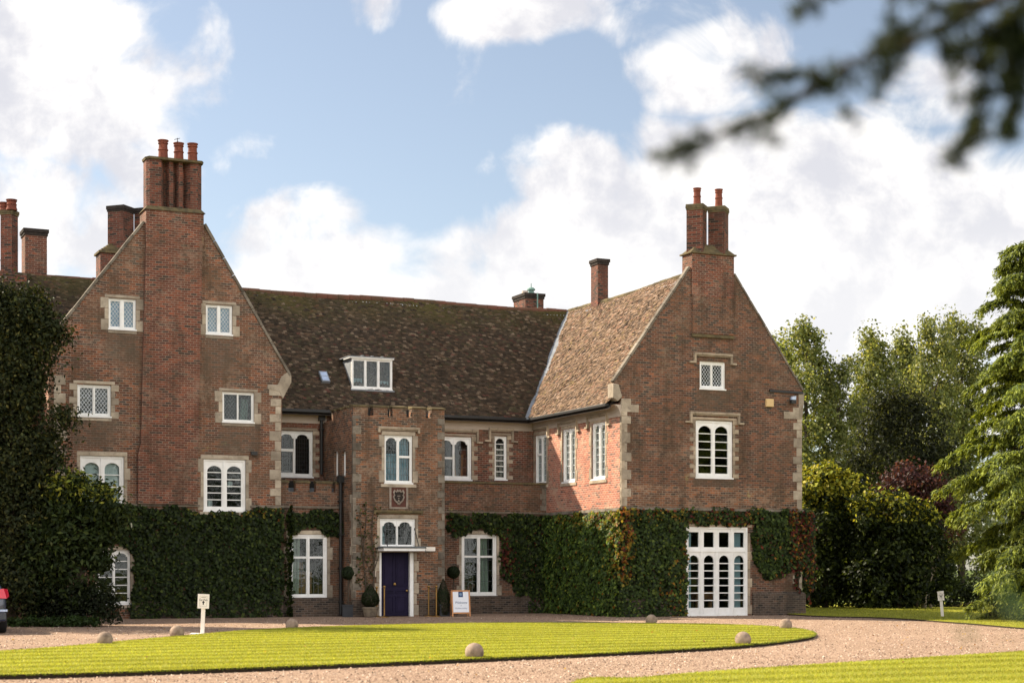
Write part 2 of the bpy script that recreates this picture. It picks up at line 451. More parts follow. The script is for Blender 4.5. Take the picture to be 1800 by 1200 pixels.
def fast_mesh(name, V, T, mat, parent=None, cols=None, smooth=False):
    """V (n,3) float, T (m,k) int with k=3 or 4, cols (n,3) per vertex"""
    me = bpy.data.meshes.new(name)
    V = np.asarray(V, np.float32); T = np.asarray(T, np.int32)
    k = T.shape[1]
    me.vertices.add(len(V)); me.vertices.foreach_set('co', V.ravel())
    me.loops.add(T.size); me.loops.foreach_set('vertex_index', T.ravel())
    me.polygons.add(len(T))
    me.polygons.foreach_set('loop_start', np.arange(0, T.size, k, dtype=np.int32))
    me.polygons.foreach_set('loop_total', np.full(len(T), k, np.int32))
    me.update(calc_edges=True)
    if cols is not None:
        ca = me.color_attributes.new('Col', 'FLOAT_COLOR', 'POINT')
        c4 = np.ones((len(V), 4), np.float32); c4[:, :3] = cols
        ca.data.foreach_set('color', c4.ravel())
    if smooth:
        me.polygons.foreach_set('use_smooth', np.ones(len(T), bool))
    me.materials.append(MATS[mat])
    o = bpy.data.objects.new(name, me)
    COL.objects.link(o)
    if parent is not None:
        o.parent = parent
    return o

def nrm(a):
    return a / np.maximum(np.linalg.norm(a, axis=1, keepdims=True), 1e-9)

def leaves(name, P, Nn, size, cols, mat, parent=None, aspect=0.55, fold=0.18, axis=None, droop=0.0):
    """folded leaf blades: positions, facing normals, sizes, colours"""
    n = len(P)
    P = np.asarray(P, float); Nn = nrm(np.asarray(Nn, float))
    rnd = rng.normal(size=(n, 3)) if axis is None else np.asarray(axis, float) + rng.normal(size=(n, 3)) * .25
    rnd[:, 2] -= droop
    T = nrm(rnd - (rnd * Nn).sum(1, keepdims=True) * Nn)
    B = np.cross(Nn, T)
    L = np.asarray(size).reshape(-1, 1)
    Wd = L * aspect
    base, tip = P - T * L * .5, P + T * L * .5
    lf = P + B * Wd * .5 + Nn * L * fold - T * L * .05
    rt = P - B * Wd * .5 + Nn * L * fold - T * L * .05
    V = np.stack([base, rt, tip, lf], 1).reshape(-1, 3)
    i = np.arange(n)[:, None] * 4
    Tt = np.concatenate([i + np.array([[0, 1, 2]]), i + np.array([[0, 2, 3]])], 1).reshape(-1, 3)
    C = np.repeat(np.asarray(cols, float), 4, axis=0)
    return fast_mesh(name, V, Tt, mat, parent, C)

def pick(n, palette, weights, jitter=0.2):
    idx = rng.choice(len(palette), n, p=np.array(weights) / sum(weights))
    c = np.array(palette)[idx]
    return c * (1 + rng.normal(size=(n, 1)) * jitter).clip(.45, 1.7)

def tag(o, label=None, cat=None, group=None, kind=None):
    if label: o['label'] = label
    if cat: o['category'] = cat
    if group: o['group'] = group
    if kind: o['kind'] = kind
    return o
def empty(name, loc, rz=0.0, label=None, cat=None, group=None):
    o = bpy.data.objects.new(name, None)
    o.empty_display_size = 0.3
    COL.objects.link(o)
    o.location = loc; o.rotation_euler = (0, 0, rz)
    return tag(o, label, cat, group)
def kids(o):
    return [x for x in bpy.data.objects if x.parent == o]
def copy_tree(o, parent=None):
    cc = o.copy(); COL.objects.link(cc)
    if parent is not None: cc.parent = parent
    for ch in kids(o):
        copy_tree(ch, cc)
    return cc

def text_mesh(name, body, size, mat, parent, loc, rot=(math.pi / 2, 0, 0), shear=0.0):
    cu = bpy.data.curves.new('lettering', 'FONT')
    cu.body = body; cu.size = size; cu.align_x = 'CENTER'; cu.align_y = 'CENTER'; cu.extrude = 0.001; cu.shear = shear
    tmp = bpy.data.objects.new('lettering', cu); COL.objects.link(tmp)
    dg = bpy.context.evaluated_depsgraph_get()
    me = bpy.data.meshes.new_from_object(tmp.evaluated_get(dg))
    bpy.data.objects.remove(tmp)
    me.materials.clear(); me.materials.append(MATS[mat])
    o = bpy.data.objects.new(name, me); COL.objects.link(o)
    o.parent = parent; o.location = loc; o.rotation_euler = rot
    return o

# ================================================================== THE HOUSE (local axes: u along the main range, v away, z up)
RV, RU0, RU1 = 48.78, 25.8, 32.7          # right wing: front, left side, right side
MV = 55.5                                  # main range wall
TV, TU0, TU1 = 52.4, 17.92, 21.1           # porch tower
LV, LU0, LU1 = 53.3, 8.62, 15.8            # left wing
LLV, RLV = 53.45, 54.45                    # low walls either side of the tower
EAVE, RIDGEV, RIDGEZ = 6.89, 59.7, 11.54
UM = (RU0 + RU1) / 2
HU, HV = 20.0, 56.0
ORG = (HU, HV, 0)
house = empty('manor_house', (*W(HU, HV), 0), TH,
              'old red brick manor house with stepped chimney gables, battlemented porch tower and white windows', 'house')
def hb(mb, name, mat, parent=None, **k):
    return mb.build(name, mat, parent or house, ORG, **k)

class Face:
    def __init__(s, kind, pos):
        s.k, s.pos = kind, pos
    def px(s, x, y):
        return onv(x, y, s.pos) if s.k == 'v' else onu(x, y, s.pos)
    def pt(s, a, z, d=0.0):
        return (a, s.pos - d, z) if s.k == 'v' else (s.pos - d, a, z)
    def rect(s, x0, y0, x1, y1):
        xm, ym = (x0 + x1) / 2, (y0 + y1) / 2
        a0, a1 = s.px(x0, ym)[0], s.px(x1, ym)[0]
        return min(a0, a1), max(a0, a1), s.px(xm, y1)[1], s.px(xm, y0)[1]
    def box(s, mb, a0, a1, z0, z1, d0, d1):
        p, q = s.pt(a0, z0, d0), s.pt(a1, z1, d1)
        return mb.box(p[0], q[0], p[1], q[1], p[2], q[2])
    def prism(s, mb, poly, d0, d1):
        return mb.hull2([s.pt(a, z, d1) for a, z in poly], [s.pt(a, z, d0) for a, z in poly])
    def sheet(s, mb, outline, holes, d=0.0, depth=0.0, edge=0.0):
        """flat panel with openings; depth = reveal of each opening, edge = thickness at the outline"""
        loops = [outline] + list(holes)
        flat = [p for l in loops for p in l]
        tris = tessellate_polygon([[Vector((a, z, 0)) for a, z in l] for l in loops])
        mb.add([s.pt(a, z, d) for a, z in flat], [tuple(t) for t in tris])
        for l, dep in [(outline, edge)] + [(h, depth) for h in holes]:
            if dep:
                n = len(l)
                mb.add([s.pt(a, z, d) for a, z in l] + [s.pt(a, z, d - dep) for a, z in l],
                       [(i, (i + 1) % n, n + (i + 1) % n, n + i) for i in range(n)])
        return mb
FL, FR, FT, FM, FS = Face('v', LV), Face('v', RV), Face('v', TV), Face('v', MV), Face('u', RU0)
FLL, FRL, FTS = Face('v', LLV), Face('v', RLV), Face('u', TU0)
def rp(r):
    a0, a1, z0, z1 = r
    return [(a0, z0), (a1, z0), (a1, z1), (a0, z1)]

def light_shape(a0, a1, z0, z1, arch):
    w = a1 - a0; m = (a0 + a1) / 2
    if arch is None:
        return [(a0, z0), (a1, z0), (a1, z1), (a0, z1)]
    pts = [(a0, z0), (a1, z0)]
    ear = 0.11 * w if arch == 'ear' else 0.0
    h = {'tudor': .42, 'ear': .34, 'round': .5, 'point': .42}[arch] * w
    zs = z1 - h
    pts.append((a1, zs))
    if ear: pts += [(a1 - .02 * w, zs + .06 * w), (a1 - ear, zs + .07 * w)]
    N = 9
    hw = w / 2 - ear
    zb = zs + (.09 * w if ear else 0)
    for k in range(1, N):
        t = math.pi * k / N
        x = math.cos(t); y = math.sin(t)
        if arch in ('tudor', 'point'):
            y = y ** .85 * .86 + .14 * (1 - abs(x))
        pts.append((m + hw * x, zb + (z1 - zb) * y))
    if ear: pts += [(a0 + ear, zs + .07 * w), (a0 + .02 * w, zs + .06 * w)]
    pts.append((a0, zs))
    return pts

HOLES = {}
def window(face, r, n=2, arch=None, bars=0, transom=None, lattice=None, surround=None, hood=None, fm=.075, mull=.075, top=None, bot=None,
           rec=.07, back=None, came='lead_came', curtain=None, glassm='glass', sill=True, sash=None, label=None, hole=True, backfrac=1.0):
    a0, a1, z0, z1 = r
    if hole: HOLES.setdefault(id(face), []).append(r)
    top = fm * 1.1 if top is None else top
    bot = fm if bot is None else bot
    fr = MB()
    W_ = a1 - a0
    lw = (W_ - 2 * fm - (n - 1) * mull) / n
    L = [(a0 + fm + i * (lw + mull), a0 + fm + i * (lw + mull) + lw) for i in range(n)]
    zb, zt = z0 + bot, z1 - top
    holes = []
    for i, (x0, x1) in enumerate(L):
        holes.append(light_shape(x0, x1, zb, zt, arch))
    face.sheet(fr, rp(r), holes, -rec, .06, .09)
    # raised outer frame and mullions
    for x0, x1, y0, y1 in [(a0, a0 + fm * .55, z0, z1), (a1 - fm * .55, a1, z0, z1), (a0 + fm * .55, a1 - fm * .55, z1 - fm * .5, z1), (a0 + fm * .55, a1 - fm * .55, z0, z0 + bot * .5)]:
        face.box(fr, x0, x1, y0, y1, -rec - .02, -rec + .025)
    for i in range(n - 1):
        c0 = (L[i][1] + L[i + 1][0]) / 2
        face.box(fr, c0 - mull * .24, c0 + mull * .24, z0 + bot * .5, z1 - fm * .5, -rec - .02, -rec + .02)
    H = zt - zb
    for i, (x0, x1) in enumerate(L):
        for k in range(bars):
            zz = zb + (zt - zb) * (k + 1) / (bars + 1)
            face.box(fr, x0 - .002, x1 + .002, zz - .013, zz + .013, -rec - .045, -rec - .008)
        if transom is not None:
            tr = transom if hasattr(transom, '__len__') else [transom] * n
            if tr[i]:
                zz = zb + H * tr[i]
                face.box(fr, x0 - .003, x1 + .003, zz - .035, zz + .035, -rec - .055, -rec + .012)
        if sash and sash[i]:
            s0, s1 = sash[i]                      # an opening casement: raised inner frame
            y0, y1 = zb + H * s0, zb + H * s1
            for q in [(x0, x0 + .03, y0, y1), (x1 - .03, x1, y0, y1), (x0 + .03, x1 - .03, y0, y0 + .03), (x0 + .03, x1 - .03, y1 - .03, y1)]:
                face.box(fr, *q, -rec - .04, -rec + .01)
    if sill:
        face.box(fr, a0 - .02, a1 + .02, z0 - .045, z0 - .001, -rec - .05, .035)
    w = hb(fr, 'window', 'white_paint', label=label)
    g = MB()
    face.box(g, a0 + fm * .7, a1 - fm * .7, z0 + bot * .7, z1 - top * .6, -rec - .055, -rec - .05)
    hb(g, 'window_pane', glassm, w)
    if lattice:
        lm = MB()
        for (x0, x1) in L:
            if lattice == 'diamond':
                st = .105
                k = -20
                h = .006
                dz = st * 1.35
                while k < 60:
                    for sgn in (1, -1):
                        xa = x0 + k * st if sgn > 0 else x1 - k * st
                        # clip the diagonal to the light
                        pts = []
                        for t in np.linspace(0, 1, 2):
                            pass
                        m_ = dz / st * sgn
                        c_ = zb - m_ * xa
                        xs = [x0, x1]
                        ya, yb = m_ * x0 + c_, m_ * x1 + c_
                        X0, X1 = x0, x1
                        if m_ != 0:
                            lo, hi = sorted([(zb - c_) / m_, (zt - c_) / m_])
                            X0, X1 = max(x0, lo), min(x1, hi)
                        if X1 - X0 > .02:
                            p, q = (X0, m_ * X0 + c_), (X1, m_ * X1 + c_)
                            ln = math.hypot(q[0] - p[0], q[1] - p[1]); nx, nz = -(q[1] - p[1]) / ln * h, (q[0] - p[0]) / ln * h
                            face.prism(lm, [(p[0] - nx, p[1] - nz), (q[0] - nx, q[1] - nz), (q[0] + nx, q[1] + nz), (p[0] + nx, p[1] + nz)],
                                       -rec - .049 - (.002 if sgn > 0 else 0), -rec - .043 - (.002 if sgn > 0 else 0))
                    k += 1
            else:
                nx_, nz_ = lattice
                for k in range(1, nx_):
                    xx = x0 + (x1 - x0) * k / nx_
                    face.box(lm, xx - .006, xx + .006, zb, zt - .02, -rec - .049, -rec - .043)
                for k in range(1, nz_):
                    zz = zb + H * k / nz_
                    face.box(lm, x0, x1, zz - .006, zz + .006, -rec - .0485, -rec - .0425)
        hb(lm, 'leading', came, w)
    if back:
        bm_ = MB()
        face.box(bm_, a0 + .03, a1 - .03, z1 - (z1 - z0) * backfrac, z1 - .03, -rec - .16, -rec - .12)
        hb(bm_, 'backing', back, w)
    if curtain:
        cm_, parts = curtain
        for (f0, f1, g0, g1, lean) in parts:
            cb = MB()
            x0, x1 = a0 + W_ * f0, a0 + W_ * f1
            y0, y1 = z0 + (z1 - z0) * g0, z0 + (z1 - z0) * g1
            nf = max(6, int((x1 - x0) / .035)); ring = []
            for k in range(nf + 1):
                x = x0 + (x1 - x0) * k / nf
                dd = -rec - .22 + .025 * math.sin(k * 1.9) + .01 * math.sin(k * .7)
                ring.append((x, dd))
            vs = [face.pt(x, y1, dd) for x, dd in ring] + [face.pt(x + lean, y0, dd) for x, dd in ring]
            cb.add(vs, [(k, k + 1, nf + 2 + k, nf + 1 + k) for k in range(nf)])
            hb(cb, 'curtain', cm_, w)
    # dressed stone round the opening
    if surround:
        kind, mat = surround
        sm = MB()
        d0, d1 = -.10, .012
        if kind == 'quoin':
            jl, js, lt, sl = .24, .12, .14, .10
            nb = max(3, int(round((z1 - z0) / .27)) | 1)
            hh = (z1 - z0 + .08) / nb
            for k in range(nb):
                w_ = jl if k % 2 == 0 else js
                y0 = z0 - .06 + k * hh
                face.box(sm, a0 - w_ - .006 * (k % 3), a0 - .0, y0 + .004, y0 + hh - .004, d0, d1 + .002 * (k % 2))
                face.box(sm, a1 + .0, a1 + w_ + .006 * (k % 2), y0 + .004, y0 + hh - .004, d0, d1 + .002 * (k % 2))
            face.box(sm, a0 - js, a1 + js, z1 + .022, z1 + lt * .8, d0, d1)
            face.box(sm, a0 - .02, a1 + .02, z0 - .064 - sl * .8, z0 - .064, d0, d1 + .004)
        elif kind == 'toothed':
            jl, js = .23, .09
            nb = max(5, int(round((z1 - z0) / .16)) | 1)
            hh = (z1 - z0 + .03) / nb
            for k in range(nb):
                w_ = jl if k % 2 == 0 else js
                y0 = z0 - .01 + k * hh
                face.box(sm, a0 - w_, a0, y0 + .003, y0 + hh - .003, d0, d1 + .002 * (k % 2))
                face.box(sm, a1, a1 + w_, y0 + .003, y0 + hh - .003, d0, d1 + .002 * (k % 2))
            face.box(sm, a0 - jl * .7, a1 + jl * .7, z1 + .022, z1 + .10, d0, d1)
        elif kind == 'plain':
            js = .10
            for s_, (x0, x1) in ((0, (a0 - js, a0)), (1, (a1, a1 + js))):
                nb = max(3, int((z1 - z0) / .35))
                hh = (z1 - z0) / nb
                for k in range(nb):
                    ex = .09 * ((k * 7 + s_ * 3) % 3 == 0)
                    face.box(sm, x0 - (ex if not s_ else 0), x1 + (ex if s_ else 0), z0 + k * hh + .003, z0 + (k + 1) * hh - .003, d0, d1 + .002 * (k % 2))
            face.box(sm, a0 - js, a1 + js, z1 + .002, z1 + .13, d0, d1)
            face.box(sm, a0 - js - .03, a1 + js + .03, z0 - .15, z0 - .047, d0, d1 + .02)
        hb(sm, 'stone_surround', mat, w, bevel=.012)
    if hood:
        lab, mat = hood
        hm = MB()
        ex, t = .17, .07
        zt_ = z1 + .20
        face.box(hm, a0 - ex - t, a1 + ex + t, zt_, zt_ + t, -.05, .10)
        face.box(hm, a0 - ex, a1 + ex, zt_ - .045, zt_ - .001, -.05, .055)
        for x0, x1, o0, o1 in ((a0 - ex - t, a0 - ex, a0 - ex - t - .16, a0 - ex - t - .001), (a1 + ex, a1 + ex + t, a1 + ex + t + .001, a1 + ex + t + .16)):
            face.box(hm, x0, x1, zt_ - lab, zt_ - .001, -.05, .09)
            if lab > .2:
                face.box(hm, o0, o1, zt_ - lab, zt_ - lab + .06, -.05, .085)
        hb(hm, 'hood_mould', mat, w)
    return w

def each(name, mat, boxes, face=None, **k):
    """several pieces of one kind, each a part of its own"""
    for q in boxes:
        mb = MB()
        mb.box(*q) if face is None else face.box(mb, *q)
        hb(mb, name, mat, **k)

# ---- windows (placed on each wall by where they stand in it)
GQ = ('quoin', 'stone')
window(FL, FL.rect(191, 525, 239, 578), lattice='diamond', surround=GQ, back='backing', came='pale_came', fm=.07, mull=.13, label='leaded casement with pale blue blind behind, on the chimney breast\'s outer side')
window(FL, FL.rect(362, 536, 408.5, 587), lattice='diamond', surround=GQ, back='backing', came='pale_came', fm=.07, mull=.11)
window(FL, FL.rect(136, 676, 195, 731), lattice='diamond', surround=GQ, came='pale_came', fm=.09, mull=.08, glassm='old_glass')
window(FL, FL.rect(391, 689, 446.5, 741), lattice='diamond', surround=GQ, came='lead_came', fm=.07, mull=.05, glassm='old_glass', curtain=('curtain', [(.66, .9, 0, .8, -.05)]))
window(FL, FL.rect(141, 801, 218, 905), arch='tudor', bars=3, surround=('plain', 'stone'), fm=.13, mull=.17, top=.2, back='white_blind')
window(FL, FL.rect(358, 807, 432, 897), arch='tudor', bars=5, surround=('plain', 'stone'), fm=.13, mull=.17, top=.2, label='two light window of arched sashes just above the ivy',
       curtain=('white_blind', [(.14, .26, .06, .2, 0), (.62, .74, .46, .58, 0)]))
window(FL, FL.rect(172, 966, 229, 1060), arch='ear', bars=5, surround=('plain', 'stone'), fm=.07, mull=.08, top=.1)
window(FM, FM.rect(487, 757, 550, 837), arch='ear', transom=[.6, 0], lattice=(6, 9), surround=('toothed', 'pale_stone'), fm=.10, mull=.06, came='black_iron', sash=[(0, .58), None])
window(FM, FM.rect(768, 767, 829, 842), arch='ear', transom=[.5, 0], lattice=(2, 4), surround=('toothed', 'pale_stone'), fm=.12, mull=.07, hood=(.42, 'pale_stone'),
       curtain=('warm_furniture', [(.52, .62, 0, .55, .05), (.78, .86, 0, .6, -.03), (.12, .3, 0, .5, 0)]), back=None)
window(FM, FM.rect(869.5, 766, 891, 842), n=1, arch='ear', bars=6, surround=('toothed', 'pale_stone'), fm=.075, hood=(.42, 'pale_stone'))
for x0, y0, x1, y1, cur in [(940, 764, 960.5, 850, 0), (988.5, 753, 1011, 846, 1), (1040, 742, 1064, 841, 1)]:
    window(FS, FS.rect(x0, y0, x1, y1), arch='ear', lattice=(2, 7), surround=('plain', 'pale_stone'), fm=.085, mull=.085, came='pale_came', hood=(.36, 'pale_stone'),
           transom=[0, .62] if not cur else None)
window(FT, FT.rect(676, 765, 725, 848), arch='ear', transom=[0, .56], lattice=(4, 7), surround=('plain', 'stone'), fm=.07, mull=.085, hood=(.12, 'pale_stone'), glassm='old_glass',
       curtain=('blue_curtain', [(.08, .5, 0, .62, 0), (.56, .94, 0, .96, 0)]))
window(FT, FT.rect(668, 911, 730, 962), arch='ear', lattice=(4, 3), surround=('plain', 'stone'), fm=.10, mull=.06, hood=(.05, 'mossy_stone'), came='lead_came', curtain=('blue_curtain', [(.1, .22, 0, .9, 0)]), sill=False)
for x0, x1 in ((587.5, 594), (601, 607.5)):
    window(FTS, FTS.rect(x0, 793, x1, 837), n=1, fm=.12, rec=.10, sill=False)
window(FLL, FLL.rect(509, 939, 575, 1050), transom=.66, lattice=(3, 5), surround=('plain', 'stone'), fm=.12, mull=.11, rec=.05,
       curtain=('curtain', [(.12, .34, .04, .95, -.05)]), label='tall cross window half curtained beside the left ivy')
window(FRL, FRL.rect(811.5, 939, 873, 1046), transom=.66, lattice=(3, 5), surround=('plain', 'stone'), fm=.12, mull=.11, rec=.05,
       curtain=('curtain', [(.58, .80, .04, .95, .06)]), label='tall cross window behind the welcome board')
window(FR, FR.rect(1230, 635.5, 1275, 683), lattice='diamond', surround=None, came='pale_came', fm=.10, mull=.07, hood=(.28, 'pale_stone'), glassm='old_glass', label='small leaded window high in the gable')
window(FR, FR.rect(1223, 739, 1288, 839), arch='tudor', bars=5, surround=('toothed', 'pale_stone'), fm=.14, mull=.13, top=.17, hood=(.30, 'pale_stone'), label='two light sash with white glazing bars in the gable')
# rain marks and grime that have run down the brickwork under the sills
def stains(matname, rects, colour, amt=.58):
    m = MATS[matname]; t = NT(m.node_tree)
    b = next(n for n in m.node_tree.nodes if n.type == 'BSDF_PRINCIPLED')
    src = b.inputs['Base Color'].links[0].from_socket
    uv = t.n('ShaderNodeUVMap').outputs[0]
    sp = t.n('ShaderNodeSeparateXYZ', {0: uv})
    run = t.noise(t.vmath('MULTIPLY', uv, (5.0, .7, 1)), 1.6, 6.0, .65)
    blot = t.noise(uv, 2.6, 6.0, .65)
    wob_ = t.math('MULTIPLY', t.math('SUBTRACT', blot, .5), .7)
    tot_ = None
    for a0, a1, z0, z1 in rects:
        c_, hw_ = (a0 + a1) / 2, (a1 - a0) / 2
        mx = t.rng(t.math('ADD', t.math('ABSOLUTE', t.math('SUBTRACT', sp.outputs[0], c_)), wob_), hw_ + .12, hw_ - .15)
        mz = t.math('MULTIPLY', t.rng(t.math('ADD', sp.outputs[1], wob_), z0 - .15, z0 + .5), t.rng(sp.outputs[1], z1 + .03, z1 - .03))
        g_ = t.math('MULTIPLY', mx, mz)
        tot_ = g_ if tot_ is None else t.math('MAXIMUM', tot_, g_)
    f_ = t.math('MULTIPLY', tot_, t.rng(run, .3, .6, .45, amt))
    m.node_tree.links.new(t.mix(f_, src, colour), b.inputs['Base Color'])
def below(face, x0, y0, x1, y1, deep):
    q = face.rect(x0, y0, x1, y1)
    return (q[0] - .12, q[1] + .15, q[2] - deep, q[2] - .05)
stains('old_brick', [below(FL, 191, 525, 239, 578, 1.3), below(FL, 362, 536, 408, 587, 1.5), below(FL, 136, 676, 195, 731, 1.2), below(FL, 391, 689, 446, 741, 1.2)], (0.105, 0.082, 0.060))
stains('brown_brick', [below(FR, 1230, 635, 1275, 683, 1.0), below(FR, 1223, 739, 1288, 839, .7)], (0.085, 0.066, 0.046))
stains('tower_brick', [below(FT, 676, 765, 725, 848, .9)], (0.075, 0.058, 0.042))
# garden doors of four glazed leaves
gd = FR.rect(1206, 926, 1314, 1083)
gd = (gd[0], gd[1], 0.0, gd[3])
HOLES.setdefault(id(FR), []).append(gd)
mb = MB(); a0, a1, z0, z1 = gd
zt = FR.px(1260, 968)[1]
fm, mu = .11, .185
lw = (a1 - a0 - 2 * fm - 3 * mu) / 4
LX = [(a0 + fm + i * (lw + mu), a0 + fm + i * (lw + mu) + lw) for i in range(4)]
holes = [light_shape(x0, x1, .27, zt - .14, 'round') for x0, x1 in LX] + [light_shape(x0, x1, zt + .13, z1 - .17, None) for x0, x1 in LX]
FR.sheet(mb, rp(gd), holes, -.03, .06, .10)
for i in range(3):
    c0 = (LX[i][1] + LX[i + 1][0]) / 2
    FR.box(mb, c0 - .035, c0 + .035, .05, z1 - .06, -.05, -.005)
    FR.box(mb, c0 - .09, c0 - .075, .05, zt - .05, -.05, -.018); FR.box(mb, c0 + .075, c0 + .09, .05, zt - .05, -.05, -.018)
for q in [(a0, a0 + .07, 0.0, z1), (a1 - .07, a1, 0.0, z1), (a0 + .07, a1 - .07, z1 - .06, z1), (a0 + .07, a1 - .07, .0, .05), (a0 + .07, a1 - .07, zt - .03, zt + .05)]:
    FR.box(mb, *q, -.05, .0)
for x0, x1 in LX:
    for k in range(6):
        zz = .27 + (zt - .14 - .27 - .12) * (k + 1) / 6.6
        FR.box(mb, x0 - .002, x1 + .002, zz - .016, zz + .016, -.075, -.036)
gdo = hb(mb, 'garden_door', 'white_paint', label='wide white garden doors of four arched glazed leaves')
mb = MB(); FR.box(mb, a0 + .1, a1 - .1, .2, z1 - .1, -.09, -.085); hb(mb, 'door_pane', 'glass', gdo)
for i, cm in ((0, (.0, .16)), (3, (.05, .32))):
    x0, x1 = LX[i]
    mb = MB()
    FR.box(mb, x0 + cm[0], x0 + cm[1] + .05, .1, z1 - .2, -.26, -.24)
    hb(mb, 'curtain', 'blue_curtain', gdo)
mb = MB(); FR.box(mb, LX[1][0], LX[2][1] - .1, .55, .8, -.9, -.5); FR.box(mb, LX[1][0] + .1, LX[1][0] + .2, .0, .55, -.75, -.65); FR.box(mb, LX[2][0], LX[2][0] + .1, .0, .55, -.75, -.65)
hb(mb, 'indoor_table', 'warm_furniture', gdo)
mb = MB()
for k in range(9):
    wdt = .10 if k % 3 else .17
    FR.box(mb, a1 + .001, a1 + wdt, .05 + k * .30, .34 + k * .30, -.1, .014 + .002 * (k % 2))
hb(mb, 'stone_surround', 'pale_stone', gdo)
mb = MB(); FR.box(mb, a0 - .12, a1 + .17, z1 + .002, z1 + .10, -.1, .016); hb(mb, 'lintel', 'pale_stone', gdo)
# warm brown furniture behind the panes of the cross window on the left
mb = MB(); r_ = FLL.rect(545, 985, 575, 1045)
FLL.box(mb, r_[0] - .3, r_[1] - .2, r_[2] + .05, r_[3] - .35, -1.4, -1.0); FLL.box(mb, r_[0] - .25, r_[0] + .1, r_[3] - .3, r_[3] - .05, -1.3, -1.1)
hb(mb, 'dresser', 'warm_furniture')

# ---- walls
def px_poly(face, pts):
    return [face.px(x, y) for x, y in pts]
def wall(face, outline, name, mat, depth=.11, edge=0.0, extra=()):
    mb = MB()
    face.sheet(mb, outline, [rp(h) for h in HOLES.get(id(face), [])] + list(extra), 0.0, depth, edge)
    return hb(mb, name, mat)

lg = px_poly(FL, [(82, 1000), (86, 663), (70, 622), (255, 391), (357, 395), (508, 661), (496, 702), (488, 1000)])
lg = [(lg[0][0], -.1)] + lg[1:-1] + [(lg[-1][0], -.1)]
wall(FL, lg, 'gable_wall', 'old_brick', edge=.24)
rg = px_poly(FR, [(1093, 900), (1093, 706), (1079, 672), (1213, 470), (1289, 482), (1410, 687), (1411, 706), (1410, 900)])
rg = [(RU0, -.1), (RU0, rg[1][1])] + [rg[2], rg[3], rg[4], rg[5], (RU1, rg[6][1]), (RU1, -.1)]
wall(FR, rg, 'gable_wall', 'brown_brick', edge=.13)
# band of paler patched brick above the ivy line
STRZ = 3.56
mb = MB(); FR.box(mb, RU0 + .01, RU1 - .01, STRZ, STRZ + .72, -.05, .006)
hb(mb, 'patched_brick_band', 'tower_brick')
# right wing's sunlit side
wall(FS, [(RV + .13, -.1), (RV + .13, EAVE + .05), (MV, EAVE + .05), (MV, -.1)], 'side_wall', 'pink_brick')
mb = MB(); mb.box(RU0 + .34, RU1 - .02, RV + 16, RV + 16.3, 0, EAVE); mb.box(RU1 - .3, RU1, RV + .34, RV + 16, -.1, EAVE + .02)
mb.add([(RU0, RV + 16.3, EAVE), (RU1, RV + 16.3, EAVE), (UM, RV + 16.3, RIDGEZ - .1)], [(0, 1, 2)])
hb(mb, 'outer_wall', 'brown_brick')
# main range
wall(FM, [(LU1 - .2, -.1), (LU1 - .2, EAVE + .02), (RU0, EAVE + .02), (RU0, -.1)], 'main_wall', 'red_brick')
mb = MB(); mb.box(-4, RU0 + .3, RIDGEV + 4.4, RIDGEV + 4.7, -.1, EAVE)
mb.box(-4.3, -4, MV, RIDGEV + 4.7, -.1, EAVE); mb.add([(-4.1, MV, EAVE), (-4.1, RIDGEV + 4.7, EAVE), (-4.1, RIDGEV, RIDGEZ - .1)], [(0, 1, 2)])
mb.box(-4, LU0 + .1, MV, MV + .3, -.1, EAVE)
hb(mb, 'outer_wall', 'brown_brick')
# left wing sides
mb = MB()
hb(mb.box(LU0, LU0 + .3, LV + .241, RIDGEV, -.1, EAVE + 1.0), 'side_wall', 'pink_brick')
hb(MB().box(LU1 - .3, LU1, LV + .241, RIDGEV, -.1, EAVE + 1.0), 'side_wall', 'pink_brick')
# indoor floors keep daylight from crossing the rooms
mb = MB()
mb.box(LU0 + .4, LU1 - .4, LV + 2.0, LV + 2.1, 0, 8.0); mb.box(LU0 + 2.4, LU1 - 2.4, LV + 1.6, LV + 1.7, 7.6, 10.0)
for z in (.02, 3.4, 6.3): mb.box(LU0 + .4, LU1 - .4, LV + .42, LV + 1.98, z, z + .05)
hb(mb, 'inner_wall', 'dark_room')
mb = MB(); mb.box(RU0 + .4, RU1 - .4, RV + 2.2, RV + 2.3, 0, 7.2); mb.box(RU0 + 2.0, RU1 - 2.0, RV + 1.6, RV + 1.7, 7.0, 9.0); mb.box(RU0 + 1.2, RU0 + 1.3, RV + 1.8, MV + 2, 0, EAVE)
mb.box(RU0 + .4, RU1 - .4, RV + .42, RV + 2.1, 3.3, 3.4)
hb(mb, 'inner_wall', 'dark_room')
mb = MB(); mb.box(LU1 - .1, RU0 - .1, MV + 1.3, MV + 1.4, 0, EAVE); mb.box(TU0 + .4, TU1 - .4, TV + 1.4, TV + 1.5, 0, EAVE)
mb.box(LU1, TU0 - .02, MV - .3, MV - .2, 0, 4.5); mb.box(TU1 + .02, RU0 - .02, MV - .1, MV - .02, 0, 4.5)
hb(mb, 'inner_wall', 'dark_room')

